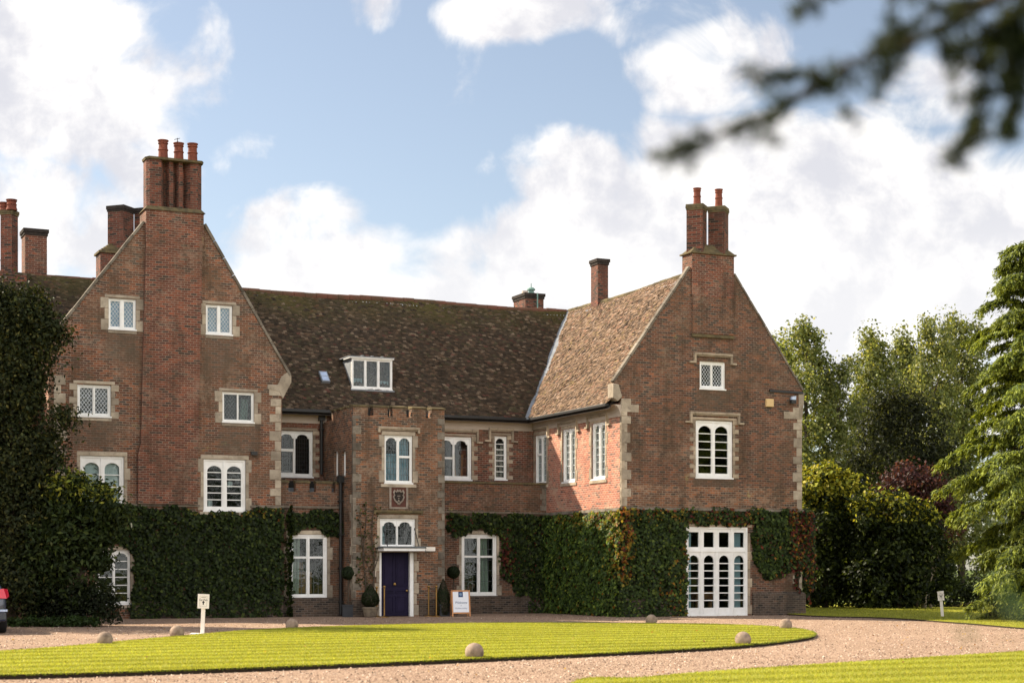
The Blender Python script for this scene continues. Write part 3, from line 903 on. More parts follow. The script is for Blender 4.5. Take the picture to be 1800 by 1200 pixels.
# porch tower
TW_TOP, TW_CR = 6.86, 6.52
dr = FT.rect(670, 972, 723, 1082); dr = (dr[0] - .06, dr[1] + .09, 0.0, 2.22)
HOLES[id(FT)].append(dr)
wall(FT, [(TU0, -.1), (TU0, TW_CR), (TU1, TW_CR), (TU1, -.1)], 'porch_tower', 'tower_brick', edge=.30)
wall(FTS, [(TV + .301, -.1), (TV + .301, TW_CR), (MV, TW_CR), (MV, -.1)], 'porch_tower_side', 'tower_brick', edge=.25)
mb = MB(); mb.box(TU1 - .25, TU1, TV + .301, MV - .001, -.1, TW_CR); mb.box(TU0 + .25, TU1 - .25, TV + .3, MV + .8, 6.2, 6.3)
hb(mb, 'porch_tower_side', 'tower_brick')
def merlons(spans, along, v0, v1, z0, z1, name='battlement', mat='tower_brick', cop='mossy_stone'):
    for (p, q) in spans:
        mb = MB(); cp = MB()
        if along == 'u':
            mb.box(p, q, v0, v1, z0 + .002, z1)
            cp.hull2([(p - .02, v0 - .05, z1 + .001), (q + .02, v0 - .05, z1 + .001), (q + .02, v0 - .05, z1 + .05), (p - .02, v0 - .05, z1 + .05)],
                     [(p - .02, v1 + .03, z1 + .001), (q + .02, v1 + .03, z1 + .001), (q + .02, v1 + .03, z1 + .11), (p - .02, v1 + .03, z1 + .11)])
        else:
            mb.box(v0, v1, p, q, z0 + .002, z1)
            cp.box(v0 - .04, v1 + .03, p - .02, q + .02, z1 + .001, z1 + .07)
        o = hb(mb, name, mat); hb(cp, 'coping', cop, o)
sp = []
for x0, x1 in ((622, 647), (656.5, 681.5), (690, 714.5), (724.5, 748.5), (758.5, 781)):
    sp.append((FT.px(x0, 720)[0], FT.px(x1, 720)[0]))
sp[0] = (TU0, sp[0][1]); sp[-1] = (sp[-1][0], TU1)
merlons(sp, 'u', TV, TV + .30, TW_CR, TW_TOP - .06)
merlons([(TV + .62, TV + 1.02), (TV + 1.25, TV + 1.65), (TV + 1.88, TV + 2.2)], 'v', TU0, TU0 + .25, TW_CR, TW_TOP - .06)
# low walls either side, with their own parapets
lz = FLL.px(560, 864)[1]; lz1 = FLL.px(560, 849)[1]
HOLES[id(FLL)] = HOLES[id(FLL)]
wall(FLL, [(LU1 - .1, -.1), (LU1 - .1, lz), (TU0, lz), (TU0, -.1)], 'low_wall', 'brown_brick', edge=.25)
merlons([(FLL.px(a, 855)[0], min(FLL.px(b, 855)[0], TU0 - .01)) for a, b in ((489, 507), (520, 544), (556, 583), (590, 604))], 'u', LLV, LLV + .22, lz, lz1, mat='brown_brick')
rz = FRL.px(860, 850)[1]
wall(FRL, [(TU1, -.1), (TU1, rz), (RU0 - .001, rz), (RU0 - .001, -.1)], 'low_wall', 'brown_brick', edge=.25)
mb = MB(); mb.box(TU1 + .001, RU0 - .002, RLV - .05, RLV + .28, rz + .002, rz + .07); hb(mb, 'coping', 'mossy_stone')
each('lead_flat', 'lead', [(TU1 + .002, RU0 - .002, RLV + .26, MV - .002, rz - .12, rz - .02), (LU1 - .1, TU0 - .02, LLV + .26, MV - .002, lz - .05, lz + .02),
                          (TU1 + .002, RU0 - .003, MV - .05, MV - .003, rz - .019, rz + .13), (LU1, TU0 - .03, MV - .05, MV - .003, lz + .021, lz + .16), (LU1, TU0 - .03, LLV + .5, LLV + .56, lz + .021, lz + .14)])
for f, ua, ub, z in ((FLL, LU1, TU0 - .03, FLL.px(560, 893)[1]), (FRL, TU1 + .02, RU0 - .03, FRL.px(860, 902)[1])):
    mb = MB(); f.box(mb, ua, ub, z, z + .07, -.02, .05); hb(mb, 'string_course', 'plinth_stone')

# plinths
mb = MB()
a = FR.px(1322, 1060)[0]
FR.prism(mb, [(a, -.1), (RU1 + .10, -.1), (RU1 + .10, .70), (a, .70)], -.02, .10)
mb.hull2([(a, RV - .10, .701), (RU1 + .1, RV - .1, .701), (RU1 + .1, RV, .701), (a, RV, .701)], [(a, RV - .012, .78), (RU1 + .02, RV - .012, .78), (RU1 + .02, RV, .78), (a, RV, .78)])
hb(mb, 'plinth', 'plinth_brick')
each('plinth', 'plinth_brick', [(RU0 - .06, gd[0] - .15, -.1, .6, -.02, .07)], FR)
each('plinth', 'plinth_brick', [(TU1 + .01, RU0 - .02, -.1, .62, -.02, .07)], FRL)
each('plinth', 'plinth_brick', [(LU1, TU0 - .02, -.1, .62, -.02, .07)], FLL)
each('plinth', 'plinth_brick', [(TU0 - .05, dr[0] - .19, -.1, .55, -.02, .05), (dr[1] + .19, TU1 + .05, -.1, .55, -.02, .05)], FT)
each('plinth', 'plinth_brick', [(FL.px(236, 1000)[0], LU1 + .04, -.1, .55, -.02, .06)], FL)

# string courses over the ivy
mb = MB(); FR.box(mb, RU0 - .05, RU1 + .05, STRZ - .09, STRZ - .002, -.05, .07); mb.box(RU0 - .07, RU0 + .02, RV + .02, RLV - .01, STRZ - .13, STRZ - .03); hb(mb, 'string_course', 'grey_stone')
lsz = FL.px(300, 886)[1]
w6 = FL.rect(358, 807, 432, 897); w5 = FL.rect(141, 801, 218, 905)
each('string_course', 'grey_stone', [(q0, q1, lsz - .07, lsz, -.05, .06) for q0, q1 in ((LU0 - .05, w5[0] - .14), (w5[1] + .14, w6[0] - .14), (w6[1] + .14, LU1 + .05))], FL)

# the chimney breasts
mb = MB()
bp = px_poly(FL, [(241, 880), (241, 798), (246, 780), (256, 395), (355, 395), (347, 780), (346, 798), (345, 880)])
bp[0] = (bp[0][0], lsz + .001); bp[-1] = (bp[-1][0], lsz + .001)
FL.prism(mb, bp, -.03, .14)
hb(mb, 'chimney_breast', 'red_brick')
mb = MB()
bp = px_poly(FR, [(1216, 586), (1216, 470), (1288, 480), (1288, 590)])
FR.prism(mb, bp, -.03, .05)
hb(mb, 'chimney_breast', 'brown_brick')
mb = MB(); a, z = FR.px(1216, 588); b_, _ = FR.px(1288, 588)
FR.box(mb, a - .02, b_ + .02, z - .07, z + .03, -.02, .075); hb(mb, 'stone_ledge', 'mossy_stone')

# copings and kneelers of the gables
def coping(face, p, q, thick, d0, d1, mat, name='coping'):
    mb = MB()
    dx, dz = q[0] - p[0], q[1] - p[1]; ln = math.hypot(dx, dz); nx, nz = -dz / ln, dx / ln
    if nz < 0: nx, nz = -nx, -nz
    n = 9
    for k in range(n):
        A = (p[0] + dx * k / n, p[1] + dz * k / n); B = (p[0] + dx * (k + 1) / n, p[1] + dz * (k + 1) / n)
        g = .006
        A = (A[0] + dx / ln * g, A[1] + dz / ln * g); B = (B[0] - dx / ln * g, B[1] - dz / ln * g)
        j = (random.random() - .5) * .014
        face.prism(mb, [(A[0] + nx * .002, A[1] + nz * .002), (B[0] + nx * .002, B[1] + nz * .002),
                        (B[0] + nx * (thick + j), B[1] + nz * (thick + j)), (A[0] + nx * (thick + j), A[1] + nz * (thick + j))], d0, d1 + j * .4)
    return hb(mb, name, mat, bevel=.012)
coping(FL, lg[2], lg[3], .09, -.27, .05, 'grey_stone'); coping(FL, lg[5], lg[4], .09, -.27, .05, 'grey_stone')
coping(FR, rg[2], rg[3], .08, -.145, .05, 'grey_stone'); coping(FR, rg[5], rg[4], .07, -.145, .04, 'grey_stone')
mb = MB()
FL.prism(mb, px_poly(FL, [(497, 701), (512, 672), (512, 660), (505, 654), (494, 662), (488, 676), (470, 676), (470, 684), (490, 688)]), -.42, .03)
hb(mb, 'kneeler', 'stone', bevel=.02)
mb = MB(); FR.prism(mb, [(rg[2][0] - .03, rg[2][1] - .48), (rg[2][0] + .14, rg[2][1] - .60), (rg[2][0] + .30, rg[2][1] - .45), (rg[2][0] + .17, rg[2][1] - .05), (rg[2][0] - .03, rg[2][1] - .02)], -.38, .02)
hb(mb, 'kneeler', 'stone', bevel=.02)
mb = MB(); FR.prism(mb, [(RU1 + .01, rg[5][1] - .95), (RU1 + .09, rg[5][1] - .35), (RU1 + .09, rg[5][1] - .05), (RU1 - .13, rg[5][1] - .05), (RU1 - .13, rg[5][1] - .95)], -.30, .02)
hb(mb, 'kneeler', 'stone', bevel=.02)

def quoins(face, a, sgn, z0, z1, mat, h=.29, lg_=.36, sh_=.19, side=None, start=0):
    mb = MB(); k = start; z = z0
    while z < z1 - .08:
        hh = min(h * (0.85 + .3 * random.random()), z1 - z)
        w = (lg_ if k % 2 else sh_) * (.92 + .16 * random.random())
        face.box(mb, a - sgn * .012, a + sgn * w, z + .004, z + hh - .004, -.1, .010 + .003 * (k % 2))
        if side is not None:
            w2 = (sh_ if k % 2 else lg_) * .9
        z += hh; k += 1
    return hb(mb, 'corner_stones', mat, bevel=.014)
quoins(FR, RU0, 1, STRZ + .01, 7.05, 'stone', lg_=.34, sh_=.2)
quoins(FR, RU1, -1, STRZ + .01, 7.05, 'stone', lg_=.34, sh_=.2)
quoins(FR, RU1 + .0, -1, .8, STRZ - .1, 'stone', lg_=.34, sh_=.2)
each('corner_stones', 'stone', [(RU0 + .0, RU0 + .62, 6.62, 6.86, -.1, .016), (RU1 - .72, RU1 + .0, 6.62, 6.86, -.1, .016)], FR)
each('corner_stones', 'stone', [(LU1 - .42, LU1 + .0, FL.px(480, 684)[1] - .2, FL.px(480, 684)[1] + .05, -.1, .018)], FL)
quoins(FL, LU1 - .03, -1, lsz + .02, FL.px(490, 690)[1] - .2, 'stone')
quoins(FL, LU0 + .0, 1, lsz + .02, FL.px(90, 655)[1], 'stone')
quoins(FT, TU0, 1, .6, TW_CR, 'grey_stone', h=.25, lg_=.26, sh_=.10)
quoins(FT, TU1, -1, .6, TW_CR, 'grey_stone', h=.25, lg_=.24, sh_=.09)
mb = MB()
for k in range(12):
    z = .6 + k * .28
    FTS.box(mb, TV - .005, TV + (.3 if k % 2 else .18), z + .004, z + .276, -.1, .012)
hb(mb, 'corner_stones', 'stone')
mb = MB()
for k in range(14):
    z = STRZ + .05 + k * .24
    if z < EAVE - .5: FS.box(mb, RV - .012, RV + (.07 if k % 2 else .10), z + .004, z + .236, -.1, .012)
hb(mb, 'corner_stones', 'pale_stone')
mb = MB()
for k in range(5):
    z = FRL.px(950, 902)[1] + .1 + k * .2
    if z < rz - .1: FRL.box(mb, RU0 - (.16 if k % 2 else .24), RU0 - .003, z, z + .19, -.1, .014)
hb(mb, 'corner_stones', 'grey_stone')

# ---- roofs: every tile is laid
def tile_roof(name, P0, A, S, amin, amax, length, palette, weights, moss=None, gauge=.088, width=.135, seed=1, sag=.035):
    r_ = np.random.default_rng(seed)
    P0, A, S = np.array(P0, float), np.array(A, float), np.array(S, float)
    Nn = np.cross(A, S); Nn = Nn if Nn[2] > 0 else -Nn
    rows = int(length / gauge)
    V, C = [], []
    for k in range(rows + 1):
        s0 = k * gauge
        lo, hi = amin(s0), amax(s0)
        n = int((hi - lo) / width) + 2
        off = (k % 2) * width / 2 + r_.normal() * .01
        a = math.floor(lo / width) * width + off + np.arange(n) * width
        a = a[(a > lo - width * .4) & (a < hi - width * .55)]
        m_ = len(a)
        if not m_: continue
        a0 = np.maximum(a + r_.normal(size=m_) * .004, lo); a1 = np.minimum(a + width - .005, hi)
        s_lo = s0 - .025 + r_.normal(size=m_) * .007
        s_hi = np.minimum(s0 + gauge * 1.25, length)
        und = sag * (np.sin(a * .9 + seed) * np.sin(s0 * .8 + seed * 2) + .6 * np.sin(a * .37 + 1.3 * seed)) + .012 * np.sin(a * 3.1 + s0 * 2.0)
        h0 = .036 + r_.normal(size=m_) * .008 + und; h1 = .016 + und
        tw = r_.normal(size=m_) * .006
        def P(aa, ss, hh):
            return P0 + aa[:, None] * A + np.asarray(ss).reshape(-1, 1) * S + np.asarray(hh).reshape(-1, 1) * Nn
        s_hi = np.full(m_, s_hi)
        q = np.stack([P(a0, s_lo, h0 + tw), P(a1, s_lo, h0 - tw), P(a1, s_hi, h1), P(a0, s_hi, h1), P(a0, s_lo, h0 - .022), P(a1, s_lo, h0 - .022)], 1)
        V.append(q)
        idx = r_.choice(len(palette), m_, p=np.array(weights) / sum(weights))
        c = np.array(palette)[idx] * (1 + r_.normal(size=(m_, 1)) * .22).clip(.5, 1.6)
        if moss is not None:
            f = np.clip((s0 / length - moss[1]) / (1 - moss[1]), 0, 1) * (.55 + .45 * np.sin(a * 1.7 + s0) * np.sin(a * .6)) * (r_.random(m_) < .85)
            c = c * (1 - f[:, None]) + np.array(moss[0]) * f[:, None]
        C.append(np.repeat(c, 6, axis=0))
    V = np.concatenate(V).reshape(-1, 6, 3); n = len(V)
    i = np.arange(n)[:, None] * 6
    T = np.concatenate([i + np.array([[0, 1, 2, 3]]), i + np.array([[4, 5, 1, 0]])], 1).reshape(-1, 4)
    return fast_mesh(name, V.reshape(-1, 3) - np.array(ORG), T, 'roof_tile', house, np.concatenate(C))
OV = .38
E0 = MV - OV
slen = math.hypot(RIDGEV - E0, RIDGEZ - EAVE)
S = ((0), (RIDGEV - E0) / slen, (RIDGEZ - EAVE) / slen)
DARK = [(0.062, 0.044, 0.031), (0.042, 0.032, 0.024), (0.090, 0.059, 0.040), (0.155, 0.115, 0.083), (0.095, 0.043, 0.034), (0.062, 0.054, 0.032)]  # main slope's tiles: darker for lichen, with its shade painted in too
VL = lambda s: RU0 - OV + (UM - RU0 + OV) * s / slen
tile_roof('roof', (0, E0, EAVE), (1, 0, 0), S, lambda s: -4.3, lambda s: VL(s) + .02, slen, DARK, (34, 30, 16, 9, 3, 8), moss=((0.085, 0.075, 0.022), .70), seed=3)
LIT = [(0.190, 0.124, 0.082), (0.130, 0.087, 0.060), (0.235, 0.157, 0.106), (0.265, 0.188, 0.143), (0.090, 0.065, 0.051), (0.225, 0.125, 0.085), (0.20, 0.14, 0.07)]  # the same tiles in lighter tones, sunlight painted into the colour
rslen = math.hypot(UM - RU0 + OV, RIDGEZ - EAVE)
S2 = ((UM - RU0 + OV) / rslen, 0, (RIDGEZ - EAVE) / rslen)
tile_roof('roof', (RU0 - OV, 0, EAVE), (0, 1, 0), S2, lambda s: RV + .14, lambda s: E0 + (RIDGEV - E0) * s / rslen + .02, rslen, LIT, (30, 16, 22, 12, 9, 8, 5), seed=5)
# boarding below the tiles and the slopes turned away
mb = MB()
mb.add([(-4.3, E0, EAVE - .17), (RU0 - OV, E0, EAVE - .17), (UM, RIDGEV, RIDGEZ - .17), (-4.3, RIDGEV, RIDGEZ - .17)], [(0, 1, 2, 3)])
mb.add([(RU0 - OV, RV + .15, EAVE - .17), (UM, RV + .15, RIDGEZ - .17), (UM, RIDGEV, RIDGEZ - .17), (RU0 - OV, E0, EAVE - .17)], [(0, 1, 2, 3)])
mb.add([(-4.3, RIDGEV, RIDGEZ - .17), (UM, RIDGEV, RIDGEZ - .17), (UM, RIDGEV + 4.9, EAVE - .35), (-4.3, RIDGEV + 4.9, EAVE - .35)], [(0, 1, 2, 3)])
mb.add([(UM, RV + .15, RIDGEZ - .17), (RU1 + OV * .4, RV + .15, EAVE - .17), (RU1 + OV * .4, RV + 16.5, EAVE - .17), (UM, RV + 16.5, RIDGEZ - .17)], [(0, 1, 2, 3)])
mb.add([(UM, RIDGEV, RIDGEZ - .17), (UM, RV + 16.5, RIDGEZ - .17), (RU0 - OV, RV + 16.5, EAVE), (RU0 - OV, RIDGEV + 3, EAVE)], [(0, 1, 2, 3)])
lum = (lg[3][0] + lg[4][0]) / 2; lrz = 11.38
lez = EAVE + .75
mb.add([(LU0 - .2, LV + .26, lez), (lum, LV + .26, lrz), (lum, RIDGEV + 1, lrz), (LU0 - .2, RIDGEV + 1, lez)], [(0, 1, 2, 3)])
mb.add([(LU1 + .2, LV + .26, lez), (lum, LV + .26, lrz), (lum, RIDGEV + 1, lrz), (LU1 + .2, RIDGEV + 1, lez)], [(0, 1, 2, 3)])
hb(mb, 'roof_slope', 'soot')
def ridge_run(p, q, r=.13, step=.42, mat='ridge_tile', sag=.03):
    mb = MB(); p, q = Vector(p), Vector(q); n = int((q - p).length / step)
    d = (q - p) / n
    for k in range(n):
        j = Vector((0, 0, sag * math.sin(k * .33) + (random.random() - .5) * .02))
        mb.tube([p + d * k + j, p + d * (k + .97) + j], r * (1 + .06 * random.random()), 8)
    return hb(mb, 'ridge_tiles', mat)
ridge_run((-4.3, RIDGEV, RIDGEZ - .03), (UM - .1, RIDGEV, RIDGEZ - .03), .12)
ridge_run((UM, RV + .16, RIDGEZ - .03), (UM, RIDGEV, RIDGEZ - .03), .10, mat='mossy_stone')
mb = MB()
w = .14
A_, B_ = Vector((RU0 - OV, E0, EAVE + .055)), Vector((UM, RIDGEV, RIDGEZ + .055))
mb.add([A_ + Vector((-w, -.02, .0)), A_ + Vector((w * .35, -.30, .0)), B_ + Vector((w * .35, -.30, -.02)), B_ + Vector((-w, -.02, -.02))], [(0, 1, 2, 3)])
mb.add([A_ + Vector((-w, -.02, .0)), A_ + Vector((w * .35, -.30, .0)), B_ + Vector((w * .35, -.30, -.02)), B_ + Vector((-w, -.02, -.02)),
        A_ + Vector((-w, -.02, -.09)), A_ + Vector((w * .35, -.30, -.09)), B_ + Vector((w * .35, -.30, -.11)), B_ + Vector((-w, -.02, -.11))], [(0, 4, 7, 3), (1, 2, 6, 5), (0, 1, 5, 4)])
hb(mb, 'valley_lead', 'lead')

# eaves: cove cornice and gutter
def cove(A, B, n, name='eaves_cornice'):
    """plaster cove from wall up to the gutter; n points out from the wall"""
    mb = MB(); prof = []
    for k in range(7):
        t = k / 6 * math.pi / 2
        prof.append((.03 + (OV - .12) * (1 - math.cos(t)), EAVE - .42 + .38 * math.sin(t)))
    prof = prof + [(-.02, EAVE - .04), (-.02, EAVE - .42)]
    P = lambda base, p: (base[0] + n[0] * p[0], base[1] + n[1] * p[0], p[1])
    mb.hull2([P(A, p) for p in prof], [P(B, p) for p in prof])
    return hb(mb, name, 'cream_paint')
cove((LU1 + .1, MV), (TU0 + .1, MV), (0, -1)); cove((TU1 - .1, MV), (RU0 - .02, MV), (0, -1)); cove((RU0, RV + .02), (RU0, MV - .02), (-1, 0))
each('gutter', 'black_iron', [(LU1 + .02, TU0 + .24, E0 - .06, E0 + .10, EAVE - .09, EAVE + .02), (TU1 - .05, RU0 - OV + .1, E0 - .06, E0 + .10, EAVE - .09, EAVE + .02),
                              (RU0 - OV - .06, RU0 - OV + .10, RV + .30, E0 - .065, EAVE - .09, EAVE + .02)], bevel=.02)
for x, f, z0, z1 in ((565, FM, 4.75, EAVE - .1), (603, FLL, 0.05, 4.6)):
    mb = MB(); a, _ = f.px(x, 850); v = f.pos - .10
    a = min(a, TU0 - .1)
    mb.tube([(a, v, z0), (a, v, z1)], .055, 10)
    mb.box(a - .11, a + .11, v - .09, v + .09, z1 - .22, z1)
    for z in np.arange(z0 + .4, z1, 1.1): mb.box(a - .08, a + .08, v - .065, v + .095, z, z + .05)
    hb(mb, 'downpipe', 'black_iron')

# ---- chimneys
def diamond(cx, cy, r, rot=0):
    return [(cx + r * math.cos(rot + k * math.pi / 2), cy + r * math.sin(rot + k * math.pi / 2)) for k in range(4)]
def shaft(mb, cx, cy, r, z0, z1, cap=None, rot=0, capmb=None):
    d = diamond(cx, cy, r, rot)
    mb.hull2([(x, y, z0) for x, y in d], [(x, y, z1) for x, y in d])
    if capmb is not None:
        for dz0, dz1, e in cap:
            d = diamond(cx, cy, r + e, rot)
            capmb.hull2([(x, y, z1 + dz0) for x, y in d], [(x, y, z1 + dz1) for x, y in d])
def pot(parent, cx, cy, z, h, r, label=None):
    mb = MB()
    mb.lathe((cx, cy, z), [(r * 1.12, 0), (r * 1.1, .05), (r, .08), (r * .93, h * .48), (r * 1.06, h * .5), (r * 1.06, h * .54), (r * .92, h * .57), (r * .88, h * .80),
                           (r * 1.05, h * .82), (r * 1.05, h * .86), (r * .92, h * .88), (r * .96, h * .93), (r * 1.12, h * .95), (r * 1.12, h), (r * .8, h), (r * .78, h * .8)], 16)
    return hb(mb, 'chimney_pot', 'terracotta', parent, smooth=False)
# great stack over the left gable
su0, su1 = FL.px(258, 330)[0], FL.px(356, 330)[0]
zA, zB, zC = FL.px(306, 396)[1], FL.px(306, 370)[1], FL.px(306, 284)[1]
b0, b1 = FL.px(255, 385)[0], FL.px(356, 385)[0]
mb = MB(); mb.box(b0 - .004, b1 + .004, LV - .146, LV + .75, zA - .6, zB - .04)
st = hb(mb, 'chimney', 'red_brick', label='great clustered brick stack with three tall pots')
mb = MB(); mb.hull2([(b0 - .05, LV - .2, zB - .06), (b1 + .05, LV - .2, zB - .06), (b1 + .05, LV + .8, zB - .06), (b0 - .05, LV + .8, zB - .06)],
                    [(b0 + .06, LV - .06, zB + .08), (b1 - .06, LV - .06, zB + .08), (b1 - .06, LV + .66, zB + .08), (b0 + .06, LV + .66, zB + .08)])
hb(mb, 'stack_ledge', 'mossy_stone', st)
mb, cp = MB(), MB()
cl = (su1 - su0) / 4
vv = LV + .30
h0, h1 = zB + .05, zC
def prof_shaft(mb, pts):
    mb.hull2([(x, y, h0) for x, y in pts], [(x, y, h1) for x, y in pts])
mb.box(su0 + .12, su1 - .12, vv - .02, vv + .34, h0, h1 - .01)
w4 = su1 - su0
prof_shaft(mb, [(su0, vv + .2), (su0, vv - .22), (su0 + .09, vv - .36), (su0 + w4 * .25, vv - .36), (su0 + w4 * .34, vv - .01), (su0 + w4 * .3, vv + .3)])
prof_shaft(mb, [(su1, vv + .2), (su1, vv - .16), (su1 - .16, vv - .36), (su1 - w4 * .22, vv - .30), (su1 - w4 * .30, vv - .01), (su1 - w4 * .3, vv + .3)])
for cx in (su0 + w4 * .44, su0 + w4 * .61):
    prof_shaft(mb, [(cx - .13, vv + .0), (cx - .06, vv - .24), (cx + .07, vv - .24), (cx + .13, vv + .0)])
hb(mb, 'flue_shafts', 'chimney_brick', st)
oct_ = lambda e: [(su0 - e + .1, vv - .40 - e), (su1 + e - .1, vv - .40 - e), (su1 + e, vv - .2 - e), (su1 + e, vv + .2), (su1 - .1, vv + .4 + e), (su0 + .1, vv + .4 + e), (su0 - e, vv + .2), (su0 - e, vv - .2 - e)]
cp.hull2([(x, y, zC + .001) for x, y in oct_(.03)], [(x, y, zC + .07) for x, y in oct_(.05)])
hb(cp, 'stack_cap', 'mossy_stone', st)
for x, y0 in ((290.5, 243), (318, 248), (342.5, 249)):
    a, zt = FL.px(x, y0)
    pot(st, a, vv, zC + .06, zt - zC - .06, .155)
mb = MB(); a, z = FL.px(317, 250); mb.tube([(a, vv + .1, z - .1), (a, vv + .1, z + .22)], .012, 6); mb.tube([(a - .1, vv + .1, z + .16), (a + .08, vv + .1, z + .22)], .009, 6); mb.tube([(a - .05, vv + .1, z + .08), (a + .03, vv + .1, z + .12)], .008, 6)
hb(mb, 'aerial', 'black_iron', st)
# stack over the right gable
b0, b1 = FR.px(1215, 460)[0], FR.px(1288.5, 460)[0]
z0 = FR.px(1250, 448)[1]
mb = MB(); mb.box(b0 - .004, b1 + .004, RV - .057, RV + .58, z0 - 1.4, z0 - .001)
st = hb(mb, 'chimney', 'red_brick', label='twin diagonal brick stacks on the sunlit side gable')
mb = MB(); mb.hull2([(b0 - .07, RV - .12, z0), (b1 + .07, RV - .12, z0), (b1 + .07, RV + .65, z0), (b0 - .07, RV + .65, z0)],
                    [(b0 - .07, RV - .12, z0 + .05), (b1 + .07, RV - .12, z0 + .05), (b1 + .07, RV + .65, z0 + .05), (b0 - .07, RV + .65, z0 + .05)])
mb.hull2([(b0 - .03, RV - .08, z0 + .051), (b1 + .03, RV - .08, z0 + .051), (b1 + .03, RV + .61, z0 + .051), (b0 - .03, RV + .61, z0 + .051)],
         [(b0 + .3, RV + .16, z0 + .36), (b1 - .3, RV + .16, z0 + .36), (b1 - .3, RV + .4, z0 + .36), (b0 + .3, RV + .4, z0 + .36)])
hb(mb, 'stack_ledge', 'mossy_stone', st)
FRc = Face('v', RV + .27)
for xa, xb, yt, yp in ((1206.5, 1242.5, 370, 331), (1244.5, 1280.5, 374, 333)):
    u0, z1 = FRc.px(xa, yt); u1, _ = FRc.px(xb, yt)
    cx, r_ = (u0 + u1) / 2, (u1 - u0) / 2 * 1.0
    mb, cp = MB(), MB()
    shaft(mb, cx, RV + .27, r_ * .99, z0 + .04, z1, [(.0, .06, .015), (.061, .15, .04), (.151, .20, .03)], 0, cp)
    o = hb(mb, 'flue_shaft', 'chimney_brick', st); hb(cp, 'shaft_cap', 'mossy_stone', o)
    a, zt = FRc.px((xa + xb) / 2 + 1, yp)
    mb = MB()
    pot(o, cx + .02, RV + .27, z1 + .19, zt - z1 - .19, .125)
# slim stack astride the right roof
ry, _ = onu(1055, 537, UM)
def square_stack(u, v, w, d, z0, z1, mat='chimney_brick', cap='soot', label=None, pots=(), lip=.06):
    mb = MB(); mb.box(u - w / 2, u + w / 2, v - d / 2, v + d / 2, z0, z1 - .22)
    o = hb(mb, 'chimney', mat, label=label)
    mb = MB(); mb.box(u - w / 2 - lip * .5, u + w / 2 + lip * .5, v - d / 2 - lip * .5, v + d / 2 + lip * .5, z1 - .219, z1 - .12)
    mb.box(u - w / 2 - lip, u + w / 2 + lip, v - d / 2 - lip, v + d / 2 + lip, z1 - .119, z1)
    hb(mb, 'stack_cap', cap, o)
    return o
fz = Face('v', ry)
zt = fz.px(1058, 456)[1]
square_stack(UM + .05, ry + .15, .44, .56, RIDGEZ - .7, zt, label='slim square brick stack astride the tiled ridge')
# squat stack behind the main ridge
fz = Face('v', 62.2)
u0, zt = fz.px(924, 514); u1, _ = fz.px(956, 514)
o = square_stack((u0 + u1) / 2, 62.2 + .6, u1 - u0, 1.15, 9.2, zt, label='squat stack with small cowl behind the main ridge')
mb = MB(); a = fz.px(941, 510)[0]
mb.lathe((a, 62.6, zt), [(.14, 0), (.14, .08), (.11, .10), (.11, .16), (.17, .17), (.17, .22), (.1, .28), (.02, .30), (.015, .46)], 12); hb(mb, 'cowl', 'lead_green', o)
mb = MB(); a = fz.px(928, 510)[0]; mb.lathe((a, 62.5, zt), [(.13, 0), (.13, .11), (.1, .11)], 12); hb(mb, 'chimney_pot', 'cream_paint', o)
mb = MB(); a = fz.px(943, 530)[0]; mb.tube([(a, 62.1, zt - 2), (a, 62.1, zt)], .03, 6); hb(mb, 'downpipe', 'lead_green', o)
# pair of diagonal stacks behind the left gable
fz = Face('v', RIDGEV)
zt = fz.px(215, 364)[1]
zb = fz.px(200, 436)[1]
u0 = fz.px(191.5, 420)[0]; u1 = fz.px(234, 420)[0]
mb, cp = MB(), MB()
b0 = fz.px(173, 470)[0]
mb.box(b0, b0 + 2.0, RIDGEV - .35, RIDGEV + .45, RIDGEZ - 1.0, zb - .25)
st = hb(mb, 'chimney', 'chimney_brick', label='pair of dark diagonal stacks on a tiled base behind the left gable')
mb = MB()
for k in range(5):
    mb.box(b0 - .06 + k * .1, b0 + 2.06 - k * .1, RIDGEV - .42 + k * .08, RIDGEV + .52 - k * .08, zb - .249 + k * .075, zb - .177 + k * .075)
hb(mb, 'stack_ledge', 'mossy_stone', st)
for k in range(2):
    r_ = (u1 - u0) / 2 * 1.08
    cx = (u0 + u1) / 2 + k * (u1 - u0) * 1.10
    mb, cp = MB(), MB()
    shaft(mb, cx, RIDGEV + .05, r_, zb - .2, zt - .2, [(0, .07, .03), (.071, .2, .06)], 0, cp)
    o = hb(mb, 'flue_shaft', 'chimney_brick', st); hb(cp, 'shaft_cap', 'soot', o)
# stacks far left
u0, zt = fz.px(35, 400); u1, _ = fz.px(79, 400)
square_stack((u0 + u1) / 2 + .12, RIDGEV + .4, u1 - u0 - .1, .8, 9, zt, mat='red_brick', label='square red stack without pots')
u0, zt = fz.px(2, 372); u1, _ = fz.px(32, 372)
mb, cp = MB(), MB()
cx = (u0 + u1) / 2
shaft(mb, cx, RIDGEV + .1, (u1 - u0) / 2 * 1.06, 10, zt - .1, [(0, .06, .03), (.061, .16, .05)], .15, cp)
mb.box(cx - .45, cx + .5, RIDGEV - .4, RIDGEV + .6, 9.5, fz.px(15, 485)[1])
o = hb(mb, 'chimney', 'chimney_brick', label='tall dark stack with two short pots'); hb(cp, 'stack_cap', 'mossy_stone', o)
pot(o, cx + .05, RIDGEV - .1, zt + .05, .36, .17); pot(o, cx - .16, RIDGEV + .2, zt + .05, .3, .16)

